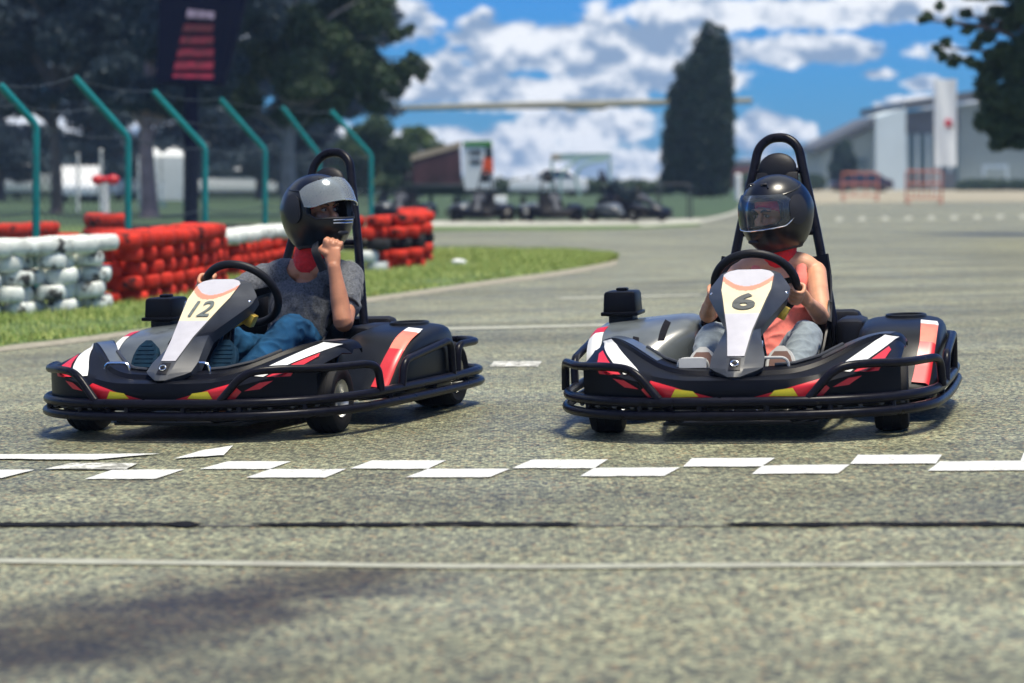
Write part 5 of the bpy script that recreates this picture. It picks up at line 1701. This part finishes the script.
# ---- simple vehicles and tents in the paddock
M['glass'] = mat('dark_glass', (0.02, 0.03, 0.035), rough=.08, var=.1, spec=.8)
M['carwhite'] = mat('white_car_paint', (0.80, 0.82, 0.82), rough=.25, var=.03, coat=.6)
M['carred'] = mat('dark_red_car_paint', (0.035, 0.010, 0.010), rough=.25, var=.05, coat=.6)
def car(label, px, D, length, yaw, paint, van=False, z0=None, group=None):
    X = (px - CX) * D / F
    e = empty('parked_van' if van else 'parked_car', (X, D, gz(X, D) if z0 is None else z0), yaw, label, 'van' if van else 'car', group)
    L = length / 2; a = MB()
    if van:
        prof = [(-L, .35), (-L, .95), (-L + .25, 1.15), (-L + .75, 2.15), (-L + 1.1, 2.35), (L - .1, 2.38), (L, 2.2), (L, .35)]
        win = [(-L + .42, 1.3), (-L + .80, 2.02), (-L + 1.7, 2.05), (-L + 1.7, 1.3)]
        w = .95
    else:
        prof = [(-L, .30), (-L, .62), (-L + .1, .78), (-L + 1.1, .92), (-L + 1.75, 1.38), (-L + 2.2, 1.45), (L - 1.1, 1.43), (L - .45, 1.0), (L - .03, .92), (L, .55), (L, .30)]
        win = [(-L + 1.3, .95), (-L + 1.85, 1.34), (L - 1.2, 1.34), (L - .65, .98)]
        w = .85
    secs = [[Vector((x, k * w, z if abs(k) < 1 else .5 + (z - .5) * .96)) for x, z in prof] for k in (-1, -.97, -.5, .5, .97, 1)]
    secs = [[Vector((p.x * (1 if i in (1, 2, 3, 4) else .985), p.y * (1 - .12 * max(0, (p.z - .9))), p.z)) for p in s_] for i, s_ in enumerate(secs)]
    a.loft(secs, closed=True, caps=True); a.build('body', paint, e, bevel=.03)
    for sd in (-1, 1):
        a = MB(); q = [Vector((x, sd * (w * (1 - .12 * max(0, z - .9)) + .012), z)) for x, z in win]
        q2 = [p - Vector((0, sd * .03, 0)) for p in q]
        a.add(q + q2, [(0, 1, 2, 3), (4, 5, 1, 0), (5, 6, 2, 1), (6, 7, 3, 2), (7, 4, 0, 3)]); a.build('window', M['glass'], e)
        for x in (-L + .8, L - .8):
            a = MB(); a.lathe([(.0, .09), (.18, .10), (.20, .09), (.30, .10), (.32, .06), (.32, -.08), (0, -.08)], 20, Matrix.Translation((x, sd * (w - .10), .32)) @ Matrix.Rotation(math.radians(-90 * sd), 4, 'X'))
            a.build('wheel', M['tyre'], e)
    return e
car('white delivery van seen from behind at the left edge, beyond the fence', 27, 112, 4.6, 1.50, M['carwhite'], True, group='vehicles parked behind the fence')
car('white car seen end-on right of the first fence post', 80, 98, 4.3, 1.62, M['carwhite'], group='vehicles parked behind the fence')
car('white car seen end-on beside the second fence post', 108, 104, 4.3, 1.5, M['carwhite'], group='vehicles parked behind the fence')
car('white car seen side-on right of the scoreboard pole', 232, 122, 4.3, 0.12, M['carwhite'], group='vehicles parked behind the fence')
car('white car parked behind the man, by the last fence post', 378, 124, 4.2, 0.1, M['carwhite'], group='vehicles parked behind the fence')
car('small white car beyond the row of parked karts', 548, 128, 4.0, 0.0, M['carwhite'])
car('dark red car parked in front of the hall', 861, 175, 4.3, 0.0, M['carred'], z0=-.1)
M['canvas'] = mat('white_canvas', (0.80, 0.82, 0.80), rough=.8, var=.05)
for px, lab in ((152, 'tall white canvas tent left of the scoreboard pole, the left one of two'), (174, 'tall white canvas tent directly behind the scoreboard pole')):
    D = 80; X = (px - CX) * D / F
    e = empty('canvas_tent', (X, D, 0), 0, lab, 'tent', 'white tents behind the fence')
    a = MB(); w = .40
    a.loft([[Vector((sx * w * k, sy * w * k, z)) for sx, sy in ((-1, -1), (1, -1), (1, 1), (-1, 1))] for z, k in ((.25, .9), (1.3, 1.0), (1.65, .95), (1.85, .5), (1.95, .05))], closed=True, caps=True)
    a.build('canopy', M['canvas'], e, ang=20)
    for sx in (-1, 1):
        for sy in (-1, 1):
            a = MB(); a.tube([(sx * w * .9, sy * w * .9, 0), (sx * w * .9, sy * w * .9, 1.3)], .025, 6); a.build('tent_pole', M['chrome'], e)
# marker post with red head
D = 32; X = (106 - CX) * D / F
e = empty('marker_post', (X, D, gz(X, D)), 0, 'white post with a red crosspiece on top, behind the red tyres', 'post')
a = MB(); a.tube([(0, 0, 0), (0, 0, .93)], .045, 12); a.build('shaft', M['white'], e)
a = MB(); a.ell((-.10, 0, .97), (.085, .07, .065)); a.ell((.09, 0, .97), (.085, .07, .065)); a.tube([(-.16, 0, .97), (.16, 0, .97)], .045, 10); a.build('crosspiece', M['red'], e)
for px, h, lab in ((58 + 20, 1.5, 'short pale pole rising above the vans, the left one of two'), (101, 1.62, 'short pale pole rising above the vans, the right one of two')):
    D = 70; X = (px - CX) * D / F
    o_ = MB(); o_.tube([(0, 0, 0), (0, 0, h + .1)], [.045, .04], 10); o_.ell((0, 0, h + .1), (.05, .05, .05))
    o = o_.build('bollard_light', M['canvas']); o.location = (X, D, 0); tag(o, lab, 'pole')

# ---- parked karts in a row (copies of the real thing without stickers)
KEEP = {'front_fairing', 'nose_panel', 'bumper_rail', 'bumper_hoop', 'roll_hoop', 'headrest', 'seat', 'side_pod', 'engine_cover', 'steering_wheel', 'air_filter_box', 'rear_cover', 'floor_tray'}
def base(n): return n.split('.')[0]
kids = [o for o in bpy.data.objects if o.parent == k1]
def park(px, D, yaw, lab):
    X = (px - CX) * D / F
    r = empty('go_kart', (X, D, gz(X, D) + .03), yaw, lab, 'go-kart', 'go-karts parked beyond the track')
    for ch in kids:
        if base(ch.name) in KEEP:
            c = ch.copy(); COL.objects.link(c); c.parent = r
        elif base(ch.name) == 'wheel': copy_tree(ch, r)
for px, D, yaw, lab in ((400, 56, -.1, 'black parked kart partly hidden behind the red tyre stack'), (478, 54, -.12, 'black parked kart in front of the brown billboard'),
                        (555, 54, .12, 'black parked kart below the small white car'), (648, 54, .9, 'black parked kart, the one closest to the cypress')):
    park(px, D, yaw, lab)
tree('shrub', 'small dark shrub between the parked karts', 607, 222, 58, [(605, 203, 13, 15), (615, 196, 12, 14), (622, 206, 10, 12)], 8000, .05, M['leaf_dark'], M['bark'], .03, 41, cat='shrub')
tree('shrub', 'small dark shrub beside the metal frame', 640, 222, 60, [(634, 200, 9, 14)], 3500, .05, M['leaf_dark'], M['bark'], .03, 42, cat='shrub')
# metal frame
D = 57; X = (676 - CX) * D / F
e = empty('metal_frame', (X, D, gz(X, D)), 0.1, 'grey tubular frame standing in front of the cypress', 'frame')
a = MB(); a.tube(fillet([(-.36, 0, 0), (-.36, 0, .82), (.36, 0, .82), (.36, 0, 0)], .06, 4), .02, 8); a.build('front_bar', M['plastic_grey'], e)
a = MB(); a.tube(fillet([(-.36, .5, 0), (-.36, .5, .82), (.36, .5, .82), (.36, .5, 0)], .06, 4), .02, 8); a.build('rear_bar', M['plastic_grey'], e)
a = MB(); a.tube([(-.36, 0, .8), (-.36, .5, .8)], .018, 8); a.tube([(.36, 0, .8), (.36, .5, .8)], .018, 8); a.build('crossbar', M['plastic_grey'], e)

# ---- billboards
M['poster'] = mat('brown_poster', (0.075, 0.030, 0.035), rough=.5, var=.6, scale=1.6, col2=(0.22, 0.09, 0.06), thr=.62)
M['creamboard'] = mat('cream_board', (0.45, 0.36, 0.26), rough=.6)
M['greenboard'] = mat('green_board', (0.05, 0.26, 0.03), rough=.5); M['orangeboard'] = mat('orange_board', (0.85, 0.10, 0.02), rough=.5)
M['darkboard'] = mat('black_board', (0.02, 0.03, 0.03), rough=.5)
D = 72; s = D / F; X = (437 - CX) * s
def pz(px, py): return ((px - CX) * s - X, H + (HY - py) * s)
e = empty('billboard', (X, D, 0), 0, 'dark brown poster board with a slanting cream top edge', 'billboard')
a = MB(); prism(a, [pz(412, 188), pz(462, 188), pz(460, 146), pz(412, 160)], 0, .12); a.build('poster', M['poster'], e, smooth=False)
a = MB(); prism(a, [pz(411, 161), pz(461, 147), pz(461, 141), pz(411, 155)], -.03, .15); a.build('top_edge', M['creamboard'], e, smooth=False)
for x in (416, 456): 
    a = MB(); a.tube([(pz(x, 0)[0], .06, 0), (pz(x, 0)[0], .06, .8)], .05, 8); a.build('leg', M['darkboard'], e)
e = empty('billboard', (X + 1.2, D, 0), 0, 'white sign board with green top and an orange corner', 'billboard'); X2 = X + 1.2
def pz(px, py): return ((px - CX) * s - X2, H + (HY - py) * s)
a = MB(); prism(a, [pz(464, 190), pz(494, 190), pz(492, 141), pz(463, 142)], 0, .12); a.build('board', M['carwhite'], e, smooth=False)
a = MB(); prism(a, [pz(463, 146), pz(492.5, 146), pz(491.5, 140.5), pz(463, 141.5)], -.04, 0.13); a.build('green_strip', M['greenboard'], e, smooth=False)
a = MB(); prism(a, [pz(485, 159), pz(493, 159), pz(492, 147), pz(486, 147)], -.03, 0); a.build('dark_panel', M['darkboard'], e, smooth=False)
a = MB(); prism(a, [pz(482, 173), pz(493.4, 173), pz(493, 158), pz(484, 158)], -.05, 0); a.build('orange_patch', M['orangeboard'], e, smooth=False)
a = MB()
for x0, x1, y0, y1 in ((470, 473, 150, 156), (475, 480, 150, 156), (470, 481, 160, 164)):
    prism(a, [pz(x0, y1), pz(x1, y1), pz(x1, y0), pz(x0, y0)], -.02, 0)
a.build('print_bars', M['pod'], e, smooth=False)
for x in (467, 489):
    a = MB(); a.tube([(pz(x, 0)[0], .06, 0), (pz(x, 0)[0], .06, .8)], .05, 8); a.build('leg', M['darkboard'], e)
D = 66; s = D / F; X = (446 - CX) * s
e = empty('black_platform', (X, D, gz(X, D)), 0, 'low black platform under the two boards', 'platform')
a = MB(); a.box((0, .3, .58), (106 * s, .9, .16)); a.box((-.3, -.2, .72), (1.6, .2, .16)); a.build('deck', M['darkboard'], e, bevel=.02)
for x in (-1.25, -.4, .4, 1.25):
    a = MB(); a.tube([(x, 0, 0), (x, 0, .55)], .05, 8); a.build('leg', M['darkboard'], e)
o_ = MB(); o_.box((0, 0, .26), (.42, .3, .24)); o_.tube([(0, 0, 0), (0, 0, .2)], .03, 6); o = o_.build('notice_box', M['canvas'], bevel=.02); D = 60; o.location = ((498 - CX) * D / F, D, .2)
o.location.z = 0.0; o.scale = (1, 1, 1.4); tag(o, 'small white box on a stub post right of the black platform', 'box')
# arched sign frame
M['paleteal'] = mat('pale_teal_paint', (0.32, 0.46, 0.42), rough=.5, var=.1)
D = 100; s = D / F; X = (580 - CX) * s
def pz(px, py): return ((px - CX) * s - X, 0, H + (HY - py) * s)
e = empty('sign_frame', (X, D, 0), 0, 'pale teal arched frame with a top board beyond the parked karts', 'frame')
a = MB(); prism(a, [(pz(551, 161)[0], pz(551, 161)[2]), (pz(611, 159)[0], pz(611, 159)[2]), (pz(611, 153)[0], pz(611, 153)[2]), (pz(551, 154)[0], pz(551, 154)[2])], 0, .15); a.build('top_board', M['paleteal'], e, smooth=False)
a = MB(); a.box((pz(556, 157)[0], -.02, pz(0, 157)[2]), (.36, .04, .2)); a.build('brown_patch', M['creamboard'], e)
for pts in ([(560, 196), (561, 178), (566, 168), (575, 162), (579, 160)], [(580, 196), (576, 180), (580, 168), (592, 162), (606, 160)], [(610, 196), (610, 160)], [(552, 196), (552, 160)]):
    a = MB(); a.tube(catmull([pz(*q) for q in pts], 4), .06, 8); a.build('arch_tube', M['paleteal'], e)

# ---- long beam across the sky
M['beam'] = mat('weathered_beam', (0.24, 0.23, 0.16), rough=.7, var=.25, scale=.5)
D = 140; s = D / F; X = (572 - CX) * s
def pz(px, py): return Vector(((px - CX) * s - X, 0, H + (HY - py) * s))
e = empty('overhead_beam', (X, D, 0), 0, 'long thin beam crossing the sky and passing behind the cypress', 'beam')
a = MB(); a.tube([pz(375, 109), pz(450, 107), pz(600, 104), pz(752, 100.5)], [.14, .17, .20, .15], 8, up=(0, 0, 1)); a.build('boom', M['beam'], e)
a = MB(); c = pz(586, 106.5); a.box(c, (2.2, .5, .38), R=Matrix.Rotation(-.02, 3, 'Y')); a.build('counterweight', M['beam'], e, bevel=.04)
for x in (382, 706):
    a = MB(); a.tube([pz(x, 104), Vector((pz(x, 0).x, 0, 0))], .16, 10); a.build('mast', M['beam'], e)

# ---- hall with sloping roofs on the right
M['roofdark'] = mat('dark_roof', (0.10, 0.11, 0.12), rough=.6, var=.2, scale=.3)
M['wallgreen'] = mat('grey_green_wall', (0.32, 0.38, 0.35), rough=.8, var=.12, scale=.3)
M['wallpale'] = mat('pale_blue_wall', (0.62, 0.72, 0.74), rough=.7, var=.05, scale=.4)
M['glasshall'] = mat('hall_glazing', (0.10, 0.15, 0.15), rough=.15, var=.3, scale=.25, spec=.8)
D = 200; s = D / F; X = (910 - CX) * s; Z0 = -.2
def q2(px, py): return ((px - CX) * s - X, H + (HY - py) * s - Z0)
def pr(name, pts, y0, y1, mt_, par): 
    a = MB(); prism(a, [q2(*p) for p in pts], y0, y1); return a.build(name, mt_, par, smooth=False)
e = empty('exhibition_hall', (X, D, Z0), 0, 'large hall with dark sloping roofs, white wall block and glass front', 'building')
pr('wing_wall', [(822, 192), (876, 192), (876, 127), (822, 152)], 0, 12, M['wallgreen'], e)
pr('wing_roof', [(813, 153), (876, 124), (876, 116), (813, 147)], -.8, 12.5, M['roofdark'], e)
pr('white_block', [(873, 192), (903, 192), (903, 108), (873, 118)], -1.5, 10, M['wallpale'], e)
pr('main_wall', [(903.5, 192), (1120, 192), (1120, 84), (903.5, 112)], 0, 22, M['wallgreen'], e)
pr('main_roof', [(900, 110), (1120, 78), (1120, 68), (900, 102)], -1.4, 23, M['roofdark'], e)
pr('high_glazing', [(904, 133), (958, 133), (958, 108), (904, 113)], -.3, -.02, M['roofdark'], e)
pr('glass_front', [(904, 186), (958, 186), (958, 134), (904, 134)], -.2, -.02, M['glasshall'], e)
for x in (904.5, 915, 926, 937, 948):
    pr('mullion', [(x, 187), (x + 2.2, 187), (x + 2.2, 134), (x, 134)], -.5, -.21, M['wallpale'], e)
f = pr('doorway', [(982, 187), (1008, 187), (1008, 165), (982, 165)], -.12, -.02, M['wallpale'], e)
pr('door_leaf', [(985, 186), (1005, 186), (1005, 168), (985, 168)], -.2, -.13, M['wallgreen'], f)
pr('side_door', [(940, 187), (954, 187), (954, 172), (940, 172)], -.62, -.52, M['roofdark'], e)
for x in (836, 858):
    pr('window', [(x, 170), (x + 9, 170), (x + 9, 158), (x, 158)], -.1, -.01, M['glasshall'], e)
# banner
D = 150; s = D / F; X = (946 - CX) * s
e = empty('tall_banner', (X, D, -.1), 0, 'tall white banner with a red emblem in front of the glass hall', 'banner')
a = MB(); a.tube([(-.66, .05, 0), (-.66, .05, 7.0)], .05, 8); a.build('mast', M['canvas'], e)
a = MB(); secs = []
for i in range(9):
    z = 1.75 + (7.0 - 1.75) * i / 8
    secs.append([Vector((-.62 + 1.25 * j / 6, .06 * math.sin(j * 1.1 + i * .6), z)) for j in range(7)])
a.loft(secs); cl_ = a.build('cloth', M['canvas'], e, solid=.02)
a = MB(); a.ell((.12, -.10, 4.35), (.22, .03, .26)); a.build('emblem', M['red'], cl_)
a = MB(); a.box((.30, -.10, 4.2), (.14, .03, .42)); a.build('emblem_bar', M['darkboard'], cl_)  # dark bar beside the red emblem
# orange barriers
M['barrier'] = mat('orange_barrier_paint', (0.48, 0.15, 0.09), rough=.5, var=.15)
def barrier(px0, px1, ytop, ybase, lab, nbar):
    D = H * F / (ybase - HY); s = D / F; X = ((px0 + px1) / 2 - CX) * s
    e = empty('crowd_barrier', (X, D, 0), 0.05, lab, 'barrier', 'orange barriers on the far tarmac')
    w = (px1 - px0) * s / 2; h = (ybase - ytop) * s
    a = MB(); a.tube(fillet([(-w, 0, .02), (-w, 0, h), (w, 0, h), (w, 0, .02)], .1, 4), .035, 8); a.build('frame', M['barrier'], e)
    a = MB(); a.tube([(-w, 0, .22), (w, 0, .22)], .03, 8); a.tube([(-w, 0, h * .62), (w, 0, h * .62)], .03, 8); a.build('rail', M['barrier'], e)
    for k in range(1, nbar):
        x = -w + 2 * w * k / nbar
        a = MB(); a.tube([(x, 0, .22), (x, 0, h)], .022, 6); a.build('upright', M['barrier'], e)
    for sx in (-1, 1):
        a = MB(); a.tube([(sx * w * .9, -.35, .02), (sx * w * .9, 0, .12), (sx * w * .9, .35, .02)], .03, 6); a.build('foot', M['barrier'], e)
barrier(842, 878, 173, 201, 'orange tubular barrier in front of the dark red car', 3)
barrier(906, 942, 171, 204, 'orange barred barrier below the white banner', 7)
# red building and white post right of the cypress
D = 230; s = D / F; X = (752 - CX) * s
e = empty('red_building', (X, D, -.4), 0, 'low red building far away between the cypress and the woman', 'building')
a = MB(); a.box((0, 3, 1.2), (5.0, 6, 2.4)); a.build('wall', mat('red_wall', (0.42, 0.12, 0.09), rough=.8), e)
a = MB(); prism(a, [(-2.8, 2.4), (2.8, 2.4), (2.2, 3.0), (-2.2, 3.0)], -.2, 6.3); a.build('roof', M['roofdark'], e, smooth=False)
a = MB(); a.box((-1.2, -.03, 1.1), (.9, .06, 1.0)); a.build('window', M['glass'], e)
D = 105; o_ = MB(); o_.tube([(0, 0, 0), (0, 0, 1.05)], .13, 10); o_.ell((0, 0, 1.05), (.13, .13, .1)); o = o_.build('white_bollard', M['canvas']); o.location = ((738 - CX) * D / F, D, 0)
tag(o, 'stout white post on the kerb right of the cypress', 'post')
# hedges along the far edge
def hedge(label, x0, x1, y0, D, h, lm, seed, n=9000):
    X0, X1 = (x0 - CX) * D / F, (x1 - CX) * D / F
    e = empty('hedge', ((X0 + X1) / 2, D, 0), 0, label, 'hedge')
    k = max(3, int((X1 - X0) / (h * .8)))
    cl = [(Vector((X0 + (X1 - X0) * (i + .5) / k, D + random.uniform(-.5, .5), h * random.uniform(.38, .5))), ((X1 - X0) / k * .8, h * .6, h * random.uniform(.42, .6))) for i in range(k)]
    foliage('foliage', e, cl, n, .10 * h + .04, lm, seed)
hedge('low green hedge along the horizon behind the parked karts', 430, 672, 186, 138, 1.0, M['leaf_mid'], 51)
hedge('low dark hedge in front of the hall on the right', 742, 822, 186, 190, 1.3, M['leaf_mid'], 52)
hedge('low hedge at the foot of the grey-green hall wall', 958, 1060, 186, 188, .9, M['leaf_mid'], 53)
hedge('low dark hedge behind the vans and the fence', -80, 350, 186, 128, 1.0, M['leaf_dark'], 54, 14000)
hedge('tall dark hedge filling the gap under the trees', -500, 400, 186, 132, 3.4, M['leaf_dark'], 55, 30000)
# litter
o_ = MB(); o_.ell((0, 0, .03), (.075, .05, .035), n=10); o_.ell((.05, .02, .025), (.04, .05, .03), n=8); o = o_.build('crumpled_paper', M['canvas']); p = G(458, 267); o.location = (p.x, p.y, p.z + .025)
tag(o, 'crumpled white paper lying on the grass verge', 'litter')

# ---- the air: a thin even haze over the whole site
m = bpy.data.materials.new('haze_air'); m.use_nodes = True; nt = m.node_tree; nt.nodes.clear()
o_ = nt.nodes.new('ShaderNodeOutputMaterial'); v = nt.nodes.new('ShaderNodeVolumePrincipled')
v.inputs['Color'].default_value = (0.50, 0.70, 1.0, 1); v.inputs['Density'].default_value = HAZE
lk(nt, v.outputs[0], o_.inputs['Volume'])
top = 0.0
bpy.context.view_layer.update()
for o in bpy.data.objects:
    if o.type == 'MESH':
        for c in o.bound_box: top = max(top, (o.matrix_world @ Vector(c)).z)
a = MB(); a.box((0, 330, (top + .6 - 3.6) / 2), (1404, 744, top + .6 + 3.6)); print('haze top', top); hz = a.build('haze', m, smooth=False); tag(hz, kind='stuff')
